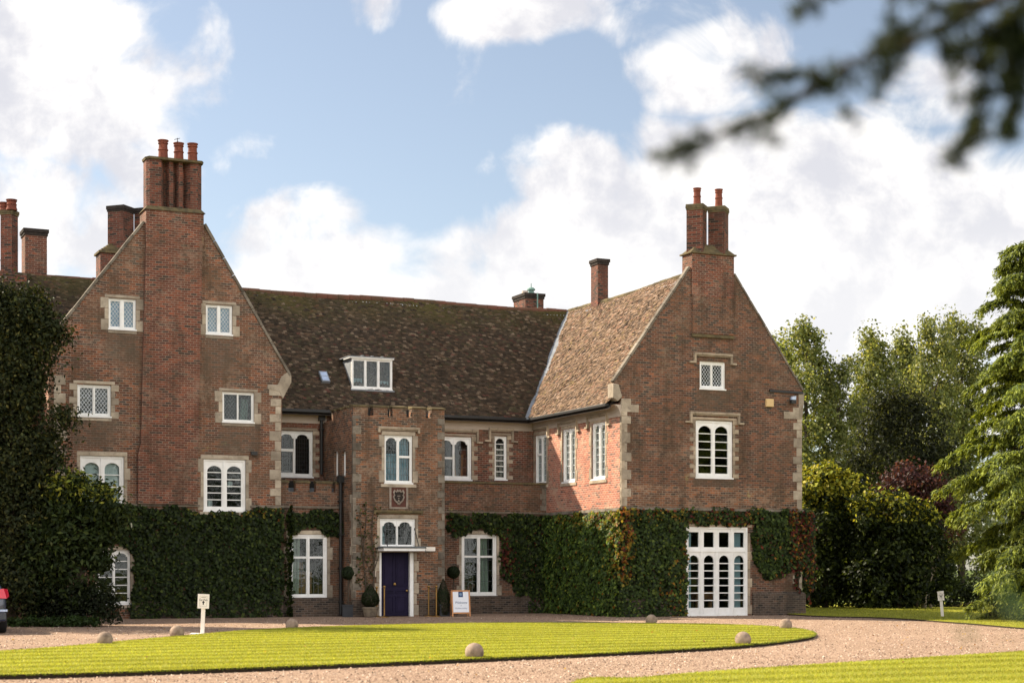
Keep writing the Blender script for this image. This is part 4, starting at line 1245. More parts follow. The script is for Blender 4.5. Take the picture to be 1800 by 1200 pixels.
# ---- dormer and rooflight
def roof_hit(px, py):
    """where a line of sight meets the front slope of the main roof"""
    d = ray(px, py); k = (RIDGEZ - EAVE) / (RIDGEV - E0)
    t = (EAVE - k * E0 - EYE) / (d[2] - k * d[1])
    return t * d[0], t * d[1], EYE + t * d[2]
hu, hv, hz = roof_hit(655, 685)
FD = Face('v', hv)
dw = FD.rect(618, 631, 689, 683)
kz = (RIDGEZ - EAVE) / (RIDGEV - E0)
top = dw[3]
vb = E0 + (top - EAVE) / kz
mb = MB()
for a in (dw[0],):
    mb.hull2([(a, hv + .02, dw[2]), (a, hv + .02, top), (a, vb, top)], [(a + .06, hv + .02, dw[2]), (a + .06, hv + .02, top), (a + .06, vb, top)])
dorm = hb(mb, 'dormer', 'lead', label='flat roofed dormer with three leaded lights in the dark tiled slope')
mb = MB(); mb.box(dw[0] - .12, dw[1] + .06, hv - .10, vb + .1, top + .045, top + .075)
for k in range(1, 4): mb.box(dw[0] + (dw[1] - dw[0]) * k / 4 - .03, dw[0] + (dw[1] - dw[0]) * k / 4 + .03, hv - .10, vb, top + .0755, top + .105)
hb(mb, 'dormer_roof', 'lead', dorm)
mb = MB(); mb.box(dw[0] - .05, dw[1] + .05, hv - .12, hv + .05, dw[2] - .10, dw[2] - .05); hb(mb, 'dormer_apron', 'lead', dorm)
mb = MB(); mb.box(dw[0] - .10, dw[1] + .05, hv - .08, hv + .6, top + .0, top + .044); hb(mb, 'fascia', 'white_paint', dorm)
w_ = window(FD, dw, n=3, lattice=(3, 4), fm=.07, mull=.09, rec=.0, came='lead_came', hole=False, curtain=('blue_curtain', [(.02, .3, 0, .35, 0), (.34, .63, 0, .22, 0), (.68, .98, 0, .3, 0)]))
w_.parent = dorm
mb = MB(); a = dw[1] - .06; mb.hull2([(a, hv + .02, dw[2]), (a, hv + .02, top), (a, vb, top)], [(a + .06, hv + .02, dw[2]), (a + .06, hv + .02, top), (a + .06, vb, top)]); hb(mb, 'dormer_cheek', 'lead', dorm)
su_, sv_, sz_ = roof_hit(565, 674); tu_, tv_, tz_ = roof_hit(580, 656)
mb = MB()
nn = Vector((0, -S[2], S[1])); ss = Vector(S)
P = Vector((su_, sv_, sz_)); Q = Vector((tu_ - su_, 0, 0)); L_ = ss * .55
Q.x = .30
fr = lambda a, b: P + Q * a + L_ * b
mb.hull2([fr(0, 0) + nn * .0, fr(1, 0) + nn * .0, fr(1, 1) + nn * .0, fr(0, 1) + nn * .0], [fr(0, 0) + nn * .11, fr(1, 0) + nn * .11, fr(1, 1) + nn * .11, fr(0, 1) + nn * .11])
o = hb(mb, 'rooflight', 'lead', label='small rooflight low on the tiles')
mb = MB(); a, b, c, d = .12, .88, .10, .9
mb.hull2([fr(a, c) + nn * .111, fr(b, c) + nn * .111, fr(b, .5) + nn * .111, fr(a, .5) + nn * .111], [fr(a, c) + nn * .118, fr(b, c) + nn * .118, fr(b, .5) + nn * .118, fr(a, .5) + nn * .118])
mb.hull2([fr(a, .56) + nn * .111, fr(b, .56) + nn * .111, fr(b, d) + nn * .111, fr(a, d) + nn * .111], [fr(a, .56) + nn * .118, fr(b, .56) + nn * .118, fr(b, d) + nn * .118, fr(a, d) + nn * .118])
hb(mb, 'window_pane', 'lamp_glass', o)

# ---- the front door
mb = MB()
da0, da1 = FT.rect(671, 972, 721, 1082)[:2]
FT.box(mb, da0, da1, .02, 2.20, -.20, -.15)
w3 = da1 - da0
for x0, x1, y0, y1 in ((.10, .46, .12, .66), (.54, .90, .12, .66), (.10, .46, .76, .86), (.54, .90, .76, .86), (.10, .46, .98, 2.05), (.54, .90, .98, 2.05)):
    xa, xb = da0 + w3 * x0, da0 + w3 * x1
    t = .025
    for q in ((xa, xb, y0, y0 + t), (xa, xb, y1 - t, y1), (xa, xa + t, y0 + t, y1 - t), (xb - t, xb, y0 + t, y1 - t)):
        FT.box(mb, *q, -.149, -.132)
    FT.box(mb, xa + t + .03, xb - t - .03, y0 + t + .03, y1 - t - .03, -.149, -.138)
door = hb(mb, 'front_door', 'door_paint', label='dark violet blue panelled front door')
mb = MB()
FT.box(mb, dr[0] + .001, da0 - .003, 0, 2.215, -.15, -.02); FT.box(mb, da1 + .003, dr[1] - .001, 0, 2.215, -.15, -.02)
FT.box(mb, dr[0] + .001, dr[1] - .001, 2.216, 2.30, -.15, -.02)
hb(mb, 'door_frame', 'white_paint', door)
mb = MB(); c0 = (da0 + da1) / 2; p = FT.pt(c0, 1.05, -.12)
mb.lathe((p[0], p[1], 1.02), [(.045, 0), (.05, .03), (.035, .07), (.015, .09)], 10); hb(mb, 'door_knocker', 'brass', door)
mb = MB(); mb.lathe((da1 - .08, TV + .10, .80), [(.01, 0), (.035, .02), (.04, .04), (.035, .06), (.01, .08)], 10); hb(mb, 'door_knob', 'brass', door)
for side, x in ((-1, dr[0]), (1, dr[1])):
    mb = MB()
    for k in range(6):
        wd = .10 if k % 2 else .17
        FT.box(mb, x if side > 0 else x - wd, x + wd if side > 0 else x, .03 + k * .36, .37 + k * .36, -.1, .012 + .002 * (k % 2))
    hb(mb, 'stone_surround', 'stone', door, bevel=.012)
mb = MB()
cz = FT.px(700, 968)[1]; ca, cb_ = FT.px(664, 965)[0], FT.px(737, 965)[0]
FT.box(mb, ca, cb_, cz, cz + .09, -.02, .55)
can = hb(mb, 'door_canopy', 'white_paint', label='flat lead topped canopy over the front door')
mb = MB(); FT.prism(mb, [(ca - .04, cz + .091), (cb_ + .04, cz + .091), (cb_ + .0, cz + .15), (ca + .0, cz + .15)], -.02, .58); hb(mb, 'canopy_roof', 'lead_came', can)
for a in (FT.px(672, 940)[0], FT.px(727, 940)[0]):
    hb(MB().tube([(a, TV - .50, cz + .14), (a + .02, TV - .02, cz + .75)], .014, 6), 'canopy_stay', 'black_iron', can)
mb = MB(); a0, z0 = FT.px(748, 968); a1, z1 = FT.px(764, 962); FT.box(mb, a0, a1, z0, z1 + .02, .03, .06); FT.box(mb, a0 - .06, a0 + .02, z0 + .04, z0 + .07, -.02, .029)
hb(mb, 'name_plate', 'sign_white', label='small blank white plate beside the canopy')
mb = MB(); p = FT.px(658, 1008); FT.box(mb, p[0] - .05, p[0] + .05, p[1] - .09, p[1] + .09, 0, .05); hb(mb, 'bell_push', 'cream_paint')

# carved arms over the door
r_ = FT.rect(684, 853, 717, 894)
mb = MB(); a0, a1, z0, z1 = r_
FT.box(mb, a0 + .07, a1 - .07, z0 + .06, z1 - .06, -.02, .008)
arms = hb(mb, 'crest_plaque', 'plaque_red', label='carved coat of arms over the door')
mb = MB()
for q in ((a0, a0 + .07, z0, z1), (a1 - .07, a1, z0, z1), (a0 + .07, a1 - .07, z1 - .06, z1), (a0 + .07, a1 - .07, z0, z0 + .06)): FT.box(mb, *q, -.02, .03)
hb(mb, 'plaque_frame', 'plaque_pale', arms)
mb = MB(); cx, cz_ = (a0 + a1) / 2, (z0 + z1) / 2
sh_pts = []
def shield(s):
    pts = [(-1, .62), (-.72, .95), (-.45, .72), (-.2, 1.0), (0, .80), (.2, 1.0), (.45, .72), (.72, .95), (1, .62), (.78, .3), (1.0, .05), (.74, -.45), (.30, -.78), (.12, -1.0), (0, -.82), (-.12, -1.0), (-.30, -.78), (-.74, -.45), (-1.0, .05), (-.78, .3)]
    return [(cx + x * s * .205, cz_ + z * s * .26) for x, z in pts]
ring = shield(1.0); inn = shield(.78)
n = len(ring)
mb.add([FT.pt(a, z, .045) for a, z in ring] + [FT.pt(a, z, .045) for a, z in inn] + [FT.pt(a, z, .005) for a, z in ring] + [FT.pt(a, z, .012) for a, z in inn],
       [(i, (i + 1) % n, n + (i + 1) % n, n + i) for i in range(n)] + [(i, (i + 1) % n, 2 * n + (i + 1) % n, 2 * n + i) for i in range(n)] + [(n + i, n + (i + 1) % n, 3 * n + (i + 1) % n, 3 * n + i) for i in range(n)])
FT.box(mb, cx - .05, cx + .05, cz_ + .03, cz_ + .055, .01, .03); FT.box(mb, cx - .02, cx + .02, cz_ - .05, cz_ - .02, .01, .03)
FT.box(mb, cx - .045, cx + .045, cz_ - .15, cz_ - .125, .01, .03); FT.box(mb, cx - .02, cx + .02, cz_ - .11, cz_ - .08, .01, .03)
hb(mb, 'shield', 'plaque_pale', arms)
mb = MB(); FT.prism(mb, shield(.76), .002, .012); hb(mb, 'shield_field', 'soot', arms)

# ---- small fittings
mb = MB(); a, z = FL.px(445, 797); FL.box(mb, a - .10, a + .10, z - .05, z + .06, .06, .16); FL.box(mb, a - .02, a + .02, z - .02, z + .02, 0, .06); hb(mb, 'floodlight', 'black_iron', label='small black floodlight on the left gable')
mb = MB(); r_ = FR.rect(1345, 701, 1358, 715); FR.box(mb, *r_, -.01, .09); hb(mb, 'alarm_box', 'alarm_plastic', bevel=.02, label='pale yellow alarm box under the gable eaves')
mb = MB(); a, z = FR.px(1391, 704); FR.box(mb, a - .09, a + .09, z - .10, z + .02, .04, .16); FR.box(mb, a - .03, a + .03, z - .04, z, 0, .05)
o = hb(mb, 'security_light', 'black_iron', label='security light near the right corner')
mb = MB(); FR.prism(mb, [(a - .07, z + .022), (a + .09, z + .022), (a + .10, z + .15), (a - .05, z + .13)], .05, .15); hb(mb, 'lamp_head', 'lamp_glass', o)
mb = MB(); a0, z0 = FR.px(1352, 687); a1, z1 = FR.px(1411, 691); FR.prism(mb, [(a0, z0 - .03), (a1, z1 - .03), (a1, z1 + .05), (a0, z0 + .05)], -.02, .05); hb(mb, 'iron_tie', 'black_iron')

# ================================================================== GROUND
def sheet(name, poly, z, mat, thick=0.0, edge_mat=None):
    """flat ground sheet from a plan outline"""
    tris = tessellate_polygon([[Vector((x, y, 0)) for x, y in poly]])
    mb = MB(); mb.add([(x, y, z) for x, y in poly], [tuple(t) for t in tris])
    o = mb.build(name, mat)
    tag(o, kind='structure')
    if thick:
        n = len(poly); eb = MB()
        eb.add([(x, y, z - .004) for x, y in poly] + [(x, y, z - thick) for x, y in poly], [(i, (i + 1) % n, n + (i + 1) % n, n + i) for i in range(n)])
        e = eb.build(name + '_edge', edge_mat or 'soil'); tag(e, kind='structure')
    return o
def smooth_loop(pts, n=8):
    """closed Catmull-Rom through the plan points"""
    out = []; m_ = len(pts)
    for i in range(m_):
        p0, p1, p2, p3 = (np.array(pts[(i + k) % m_], float) for k in (-1, 0, 1, 2))
        for k in range(n):
            t = k / n
            out.append(tuple(.5 * ((2 * p1) + (-p0 + p2) * t + (2 * p0 - 5 * p1 + 4 * p2 - p3) * t * t + (-p0 + 3 * p1 - 3 * p2 + p3) * t ** 3)))
    return out
mb = MB(); mb.add([(-1500, -200, -.03), (1500, -200, -.03), (1500, 2500, -.03), (-1500, 2500, -.03)], [(0, 1, 2, 3)])
tag(mb.build('ground', 'field'), kind='structure')
sheet('gravel_drive', [(-60, 8), (60, 8), (60, 40), (30, 56), W(34, 48.2), W(33, 60), W(15, 70), (-60, 60)], 0.0, 'gravel')
LZ = .07
lawn = smooth_loop([gnd(*p) for p in [(1180, 1099.5), (850, 1098.5), (513, 1107.5), (311, 1123), (100, 1143), (-110, 1158), (-190, 1180), (-60, 1194), (400, 1181.5), (834, 1163.5), (1240, 1143.5), (1385, 1130), (1432, 1119), (1400, 1108.5), (1310, 1102.5)]])
sheet('lawn', lawn, LZ, 'turf', .12)
lawn2 = smooth_loop([(p[0], p[1]) for p in [gnd(1000, 1212), gnd(1130, 1198), gnd(1300, 1183.5), gnd(1560, 1166), gnd(1800, 1150), gnd(2100, 1128), (22, 30), (24, 12), (0, 8)]], 6)
sheet('lawn', lawn2, LZ, 'turf', .12)
lawn3 = smooth_loop([gnd(1425, 1083), gnd(1560, 1087), gnd(1700, 1097), gnd(1850, 1108), gnd(2150, 1113), (40, 52), (44, 72), (24, 78), W(34, 62), W(33.4, 55)], 6)
sheet('lawn', lawn3, LZ * .6, 'turf', .08)
# dark cut edge of soil at the near side of the oval lawn
def inside(poly, P):
    x, y = P[:, 0], P[:, 1]; px_, py_ = np.array(poly).T; r = np.zeros(len(P), bool); j = len(poly) - 1
    for i in range(len(poly)):
        c = ((py_[i] > y) != (py_[j] > y)) & (x < (px_[j] - px_[i]) * (y - py_[i]) / (py_[j] - py_[i] + 1e-12) + px_[i])
        r ^= c; j = i
    return r
def grass(name, poly, n, z, hgt, label=None, clipbox=None):
    a = np.array(poly); lo, hi = a.min(0), a.max(0)
    if clipbox: lo, hi = np.maximum(lo, clipbox[0]), np.minimum(hi, clipbox[1])
    P = rng.random((int(n * 1.6), 2)) * (hi - lo) + lo
    # nearer ground gets denser, finer blades
    P = P[inside(poly, P)]
    keep = np.abs(P[:, 0]) < P[:, 1] * .34 + 1.0
    P = P[keep][:n]
    # the rim: blades hanging over the edge
    m_ = len(P)
    u, v = P[:, 0] * cT + P[:, 1] * sT, -P[:, 0] * sT + P[:, 1] * cT
    stripe = np.sign(np.sin(v * 2 * math.pi / 1.16 + .4))
    ang = rng.random(m_) * 2 * math.pi
    h = hgt * (.7 + .6 * rng.random(m_)); w = .005 + .004 * rng.random(m_)
    side = np.stack([np.cos(ang), np.sin(ang)], 1) * w[:, None]
    lean = np.stack([cT * stripe * .55 + rng.normal(size=m_) * .45, sT * stripe * .55 + rng.normal(size=m_) * .45], 1) * h[:, None]
    V = np.zeros((m_, 3, 3))
    V[:, 0, :2] = P - side; V[:, 1, :2] = P + side; V[:, :2, 2] = z - .004
    V[:, 2, :2] = P + lean; V[:, 2, 2] = z + h
    c = pick(m_, [(0.262, 0.275, 0.040), (0.222, 0.252, 0.034), (0.33, 0.315, 0.065)], (45, 35, 20), .08)
    big = np.sin(P[:, 0] * .9 + np.sin(P[:, 1] * .7) * 1.3) * np.sin(P[:, 1] * 1.1)
    c = c * (1.08 + .15 * stripe + .10 * big)[:, None]
    o = fast_mesh(name, V.reshape(-1, 3), np.arange(m_ * 3).reshape(-1, 3), 'grass_blade', None, np.repeat(c, 3, axis=0))
    return tag(o, label, 'grass', None, 'stuff')
grass('grass', lawn, 260000, LZ, .024, 'short mown striped grass of the oval lawn')
grass('grass', lawn2, 90000, LZ, .024, 'mown grass in the near right corner', clipbox=((-2, 19), (12, 34)))
grass('grass', lawn3, 30000, LZ * .6, .045, 'strip of grass beyond the gravel by the cedar', clipbox=((6, 40), (26, 66)))
# rim tufts along the oval
def rim(poly, n, z):
    a = np.array(poly); b = np.roll(a, -1, 0); L = np.linalg.norm(b - a, axis=1)
    idx = rng.choice(len(a), n, p=L / L.sum()); t = rng.random(n)[:, None]
    P = a[idx] * (1 - t) + b[idx] * t + rng.normal(size=(n, 2)) * .02
    V = np.zeros((n, 3, 3)); w = .008
    ang = rng.random(n) * 6.3; sd = np.stack([np.cos(ang), np.sin(ang)], 1) * w
    cen = a.mean(0); out = P - cen; out /= np.linalg.norm(out, axis=1, keepdims=True)
    V[:, 0, :2] = P - sd; V[:, 1, :2] = P + sd; V[:, :2, 2] = z - .02
    V[:, 2, :2] = P + out * (rng.random((n, 1)) * .06) + rng.normal(size=(n, 2)) * .015
    V[:, 2, 2] = z - .03 + rng.random(n) * .06
    c = pick(n, [(0.16, 0.20, 0.02), (0.11, 0.15, 0.018), (0.22, 0.21, 0.05)], (4, 4, 2))
    tag(fast_mesh('grass', V.reshape(-1, 3), np.arange(n * 3).reshape(-1, 3), 'grass_blade', None, np.repeat(c, 3, axis=0)), 'ragged grass rim along the cut edge', 'grass', None, 'stuff')
rim(lawn, 14000, LZ); rim(lawn2, 6000, LZ)
# loose stones lying proud of the gravel
n = 34000
Yp = 23 * (62 / 23) ** rng.random(n); Xp = (rng.random(n) * 2 - 1) * .33 * Yp
P = np.stack([Xp, Yp], 1); vv_ = -Xp * sT + Yp * cT
P = P[~(inside(lawn, P) | inside(lawn2, P) | inside(lawn3, P)) & (vv_ < 52) | ((np.abs(Xp) < 0))]
m_ = len(P); r0 = rng.uniform(.008, .022, m_); hh = r0 * rng.uniform(.7, 1.3, m_)
V = np.zeros((m_, 5, 3)); a0 = rng.random(m_) * 6.28
for k in range(4):
    V[:, k, 0] = P[:, 0] + r0 * np.cos(a0 + k * 1.571 + rng.normal(size=m_) * .2); V[:, k, 1] = P[:, 1] + r0 * np.sin(a0 + k * 1.571); V[:, k, 2] = .001
V[:, 4, :2] = P + rng.normal(size=(m_, 2)) * .003; V[:, 4, 2] = hh
i_ = np.arange(m_)[:, None] * 5
T = np.concatenate([i_ + np.array([[k, (k + 1) % 4, 4]]) for k in range(4)], 1).reshape(-1, 3)
c = pick(m_, [(.17, .105, .075), (.30, .20, .145), (.42, .30, .225), (.52, .41, .33), (.10, .07, .055)], (4, 5, 4, 2, 2), .15)
tag(fast_mesh('gravel_stones', V.reshape(-1, 3), T, 'loose_stone', None, np.repeat(c, 5, axis=0)), 'loose brown and buff stones over the gravel drive', 'gravel', None, 'stuff')
# fallen leaves
n = 260
P = np.stack([rng.uniform(-11, 13, n), rng.uniform(24, 50, n), np.full(n, LZ + .03)], 1)
inl = inside(lawn, P[:, :2]) | inside(lawn2, P[:, :2]); P[~inl, 2] = .015
P = P[rng.random(n) < np.where(inl, .45, 1.0)]
tag(leaves('fallen_leaves', P, np.tile([0, 0, 1.], (len(P), 1)) + rng.normal(size=(len(P), 3)) * .4, .035 + .03 * rng.random(len(P)),
           pick(len(P), [(.26, .14, .05), (.22, .09, .04), (.36, .24, .07)], (4, 4, 2)), 'leaf', None, .7), 'fallen brown leaves scattered over lawn and gravel', 'leaves', None, 'stuff')

# ================================================================== CREEPERS ON THE WALLS
GREEN = [(0.026, 0.043, 0.011), (0.040, 0.064, 0.014), (0.018, 0.029, 0.010), (0.075, 0.100, 0.018)]
AUT = [(0.30, 0.14, 0.022), (0.26, 0.20, 0.03), (0.20, 0.06, 0.022)]
REDS = [(0.12, 0.025, 0.02), (0.17, 0.045, 0.022), (0.09, 0.022, 0.02)]
class Creeper:
    def __init__(s):
        s.P, s.N, s.S, s.C = [], [], [], []
    def area(s, face, poly, dens=430, d0=.03, d1=.24, size=(.075, .14), colour=None, holes=(), under=True, gain=1.0):
        a = np.array(poly); lo, hi = a.min(0), a.max(0)
        n = int((hi - lo).prod() * dens)
        Q = rng.random((n, 2)) * (hi - lo) + lo
        # clumped: thin out by a slow noise so that the surface has hollows
        wob = .09 * np.sin(Q[:, 0] * 5.1 + 2 * np.sin(Q[:, 1] * 3.3)) + .06 * np.sin(Q[:, 1] * 9 + Q[:, 0] * 4)
        Qe = Q + np.stack([wob * .8, wob], 1) + rng.normal(size=Q.shape) * .03
        k = inside(poly, Qe)
        for h in holes: k &= ~((Q[:, 0] > h[0]) & (Q[:, 0] < h[1]) & (Q[:, 1] > h[2]) & (Q[:, 1] < h[3]))
        Q = Q[k]; n = len(Q)
        clump = .5 + .5 * np.sin(Q[:, 0] * 6.3 + 1.7 * np.sin(Q[:, 1] * 4.1)) * np.sin(Q[:, 1] * 5.7 + 1.3 * np.sin(Q[:, 0] * 3.7))
        d = d0 + (d1 - d0) * (.25 + .75 * clump) * rng.random(n) ** .6
        nn = np.zeros((n, 3))
        if face.k == 'v':
            p = np.stack([Q[:, 0], face.pos - d, Q[:, 1]], 1); nn[:, 1] = -1
        else:
            p = np.stack([face.pos - d, Q[:, 0], Q[:, 1]], 1); nn[:, 0] = -1
        nn[:, 2] += .35; nn += rng.normal(size=(n, 3)) * .42
        if under:                                  # a close inner layer of larger, darkened leaves that hides the wall
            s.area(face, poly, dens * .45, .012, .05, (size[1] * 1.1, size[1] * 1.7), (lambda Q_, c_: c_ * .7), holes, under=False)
        s.P.append(p); s.N.append(nn); s.S.append(rng.uniform(*size, n))
        c = pick(n, GREEN, (34, 30, 24, 12), .22)
        c = c * gain
        if colour is not None: c = colour(Q, c)
        s.C.append(c)
        return s
    def build(s, name, label, stems=None):
        P = np.concatenate(s.P); base = np.array([P[:, 0].mean(), P[:, 1].mean(), 0])
        root = empty(name, (*W(base[0], base[1]), 0), TH, label, 'creeper')
        leaves('foliage', P - base, np.concatenate(s.N), np.concatenate(s.S), np.concatenate(s.C), 'leaf', root, .85, .12, droop=1.2)
        mb = MB()
        for pts, r in (stems or []):
            mb.tube([Vector(p) - Vector(base) for p in pts], [r * (1 - .6 * i / len(pts)) for i in range(len(pts))], 6)
        if stems:
            o = mb.build('stem', 'bark'); o.parent = root
        return root
def fpoly(face, pts, z0=None):
    return [face.px(x, y) for x, y in pts]
def tint(mask, pal, w=(1, 1, 1)):
    def f(Q, c):
        m_ = np.clip(mask(Q), 0, 1); k = rng.random(len(Q)) < m_
        c = c.copy(); c[k] = pick(int(k.sum()), pal, w, .22); return c
    return f
def stem_run(face, a, z0, z1, d=.04, wig=.12, n=9):
    return ([face.pt(a + wig * math.sin(i * 1.3 + a), z0 + (z1 - z0) * i / (n - 1), d) for i in range(n)], .035)
hl = [(r[0] + .02, r[1] - .02, r[2], r[3]) for r in (FL.rect(358, 807, 432, 899), FL.rect(205, 966, 229, 1056))]
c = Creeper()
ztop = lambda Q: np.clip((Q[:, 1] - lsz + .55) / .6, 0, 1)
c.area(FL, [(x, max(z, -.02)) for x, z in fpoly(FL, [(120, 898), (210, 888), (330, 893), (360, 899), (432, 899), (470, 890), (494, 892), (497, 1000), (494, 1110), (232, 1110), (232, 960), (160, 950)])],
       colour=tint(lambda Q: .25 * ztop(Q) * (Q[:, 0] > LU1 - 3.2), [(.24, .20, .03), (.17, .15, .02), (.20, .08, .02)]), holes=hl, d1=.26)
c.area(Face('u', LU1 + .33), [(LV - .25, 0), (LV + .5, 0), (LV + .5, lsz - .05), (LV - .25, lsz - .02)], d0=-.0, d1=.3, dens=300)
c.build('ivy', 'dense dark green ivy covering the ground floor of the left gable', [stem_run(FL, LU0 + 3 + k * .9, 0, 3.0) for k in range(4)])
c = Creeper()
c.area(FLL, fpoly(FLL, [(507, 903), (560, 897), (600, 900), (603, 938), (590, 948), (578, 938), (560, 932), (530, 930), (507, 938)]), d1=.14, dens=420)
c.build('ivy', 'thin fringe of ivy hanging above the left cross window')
c = Creeper()
c.area(FT, fpoly(FT, [(622, 895), (640, 880), (668, 885), (664, 930), (662, 965), (655, 1010), (640, 1050), (622, 1030), (628, 960)]), dens=120, d1=.10, size=(.05, .10), under=False,
       colour=tint(lambda Q: .5 + 0 * Q[:, 0], [(.09, .06, .03), (.12, .08, .035), (.07, .06, .025)]))
st = [([FT.pt(*FT.px(x + 3 * math.sin(k * 2 + y * .05), y), .05) for y in (1083, 1050, 1015, 980, 945, 910, 885)][::1], .03) for k, x in enumerate((640, 655))]
st += [([FT.pt(*FT.px(657 + 2 * k, 1000 - 6 * k), .05) for k in range(5)], .02), ([FT.pt(*FT.px(655 - 4 * k, 1015 - 9 * k), .05) for k in range(6)], .018), ([FT.pt(*FT.px(640 - 2 * k, 980 - 14 * k), .05) for k in range(6)], .018)]
c.build('wisteria', 'sparse twining climber with bare brown stems left of the front door', st)
c = Creeper()
red_patch = lambda Q: .75 * np.exp(-(((Q[:, 0] - FRL.px(888, 980)[0]) / .25) ** 2 + ((Q[:, 1] - 1.9) / .6) ** 2)) + .02
c.area(FRL, gain=1.25, poly=fpoly(FRL, [(784, 903), (850, 902), (958, 904), (962, 990), (962, 1095), (930, 1085), (925, 1050), (905, 1040), (886, 1010), (878, 975), (876, 938), (850, 932), (800, 938), (784, 930)]),
       colour=tint(red_patch, REDS), d1=.2)
c.build('ivy', 'dark ivy over the low wall between tower and right wing, hanging round the cross window', [stem_run(FRL, FRL.px(945, 1000)[0] - k * .4, 0, 2.6) for k in range(3)])
c = Creeper()
c.area(FS, gain=2.9, poly=[(RV - .1, -.02), (RV - .1, STRZ - .16), (RLV + .05, STRZ - .1), (RLV + .05, -.02)], d1=.30, dens=480,  # leaf colours raised here to paint in the sun on this side
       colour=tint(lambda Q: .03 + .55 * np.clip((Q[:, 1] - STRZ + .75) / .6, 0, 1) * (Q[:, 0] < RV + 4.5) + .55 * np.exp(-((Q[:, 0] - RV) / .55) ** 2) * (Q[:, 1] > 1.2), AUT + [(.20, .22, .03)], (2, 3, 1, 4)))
c.area(FR, gain=1.6, poly=fpoly(FR, [(1088, 894), (1205, 894), (1206, 935), (1203, 1000), (1206, 1050), (1205, 1092), (1082, 1092)]), d1=.26, dens=470,
       colour=tint(lambda Q: .16 * (np.sin(Q[:, 0] * 2.3 + 1.2 * np.sin(Q[:, 1] * 1.9)) > .45) + .55 * np.exp(-((Q[:, 0] - RU0) / .3) ** 2) * (Q[:, 1] > 1.0) + .3 * np.clip((Q[:, 1] - STRZ + .6) / .5, 0, 1), AUT + REDS[:2], (2, 3, 1, .6, .6)))
c.build('virginia_creeper', 'thick creeper turning yellow and orange round the right wing\'s sunlit corner', [stem_run(FR, RU0 + .4 + k * .7, 0, 3.0) for k in range(3)])
c = Creeper()
c.area(FR, gain=1.6, poly=fpoly(FR, [(1207, 894), (1330, 894), (1330, 921), (1318, 924), (1207, 921)]), d1=.14, dens=480, colour=tint(lambda Q: .25 + 0 * Q[:, 0], AUT + REDS, (1, 1, 1, 1, 1, 1)))
c.area(FR, gain=1.6, poly=fpoly(FR, [(1322, 896), (1424, 896), (1426, 960), (1420, 985), (1400, 1000), (1380, 1010), (1350, 1018), (1330, 1010), (1321, 975)]), d1=.24, dens=480,
       colour=tint(lambda Q: .10 * (np.sin(Q[:, 0] * 3.1 + Q[:, 1] * 2.2) > .3) + .45 * (Q[:, 0] > RU1 - .55), REDS + AUT[:1], (3, 3, 2, 2)))
c.area(FR, fpoly(FR, [(1395, 985), (1406, 980), (1405, 1048), (1399, 1052)]), d1=.12, dens=380, colour=tint(lambda Q: .7 + 0 * Q[:, 0], REDS, (3, 3, 2)))
c.area(FR, fpoly(FR, [(1412, 900), (1430, 900), (1430, 1000), (1424, 1035), (1418, 1062), (1412, 1000)]), d1=.30, dens=480, colour=tint(lambda Q: .42 + 0 * Q[:, 0], REDS + AUT[:1], (3, 4, 2, 3)))
c.build('virginia_creeper', 'creeper with dark red trails hanging right of the white garden doors', [([FR.pt(*FR.px(1402, y), .05) for y in (1085, 1060, 1020, 980, 940, 905)], .035)])

# ================================================================== TREES AND SHRUBS
def blob_foliage(lobes, n, per, sigma, shell=(.55, 1.0), up=.3):
    """leaf positions in clumps over a set of ellipsoid lobes [(cx,cy,cz,rx,ry,rz)]"""
    lob = np.array(lobes, float); vol = (lob[:, 3] * lob[:, 4] * lob[:, 5]) ** (2 / 3)
    K = max(1, n // per)
    li = rng.choice(len(lob), K, p=vol / vol.sum())
    d = nrm(rng.normal(size=(K, 3)))
    r = shell[0] + (shell[1] - shell[0]) * rng.random(K) ** .6
    cen = lob[li, :3] + d * r[:, None] * lob[li, 3:]
    sg = sigma * rng.uniform(.6, 1.4, K)
    P = np.repeat(cen, per, 0) + rng.normal(size=(K * per, 3)) * np.repeat(sg, per)[:, None] * np.array([1, 1, .75])
    Nn = np.repeat(d, per, 0) * .8 + rng.normal(size=(K * per, 3)) * .55; Nn[:, 2] += up
    tone = np.repeat(rng.normal(size=K) * .16 + 1, per).clip(.6, 1.5)
    return P, Nn, tone
def tree_root(name, X, Y, label, cat='tree', group=None, z=0.0):
    return empty(name, (X, Y, z), 0, label, cat, group)
def limbs(root, trunk, ends, r0, name='trunk', mat='bark', n=8):
    mb = MB(); pts = [Vector(p) for p in trunk]
    mb.tube(pts, [r0 * (1 - .7 * i / (len(pts) - 1)) for i in range(len(pts))], 10)
    for k, e in enumerate(ends):
        e = Vector(e); f = .25 + .6 * ((k * 37) % 100) / 100
        i = min(int(f * (len(pts) - 1)), len(pts) - 2); a = pts[i].lerp(pts[i + 1], f * (len(pts) - 1) - i)
        mid = a.lerp(e, .5) + Vector((0, 0, -.1 * (e - a).length)) + Vector((rng.normal() * .1, rng.normal() * .1, 0))
        rr = r0 * .38 * (1 - .5 * f)
        mb.tube([a, mid, e], [rr, rr * .6, rr * .2], 6)
    o = mb.build(name, mat, smooth=True); o.parent = root
    return o

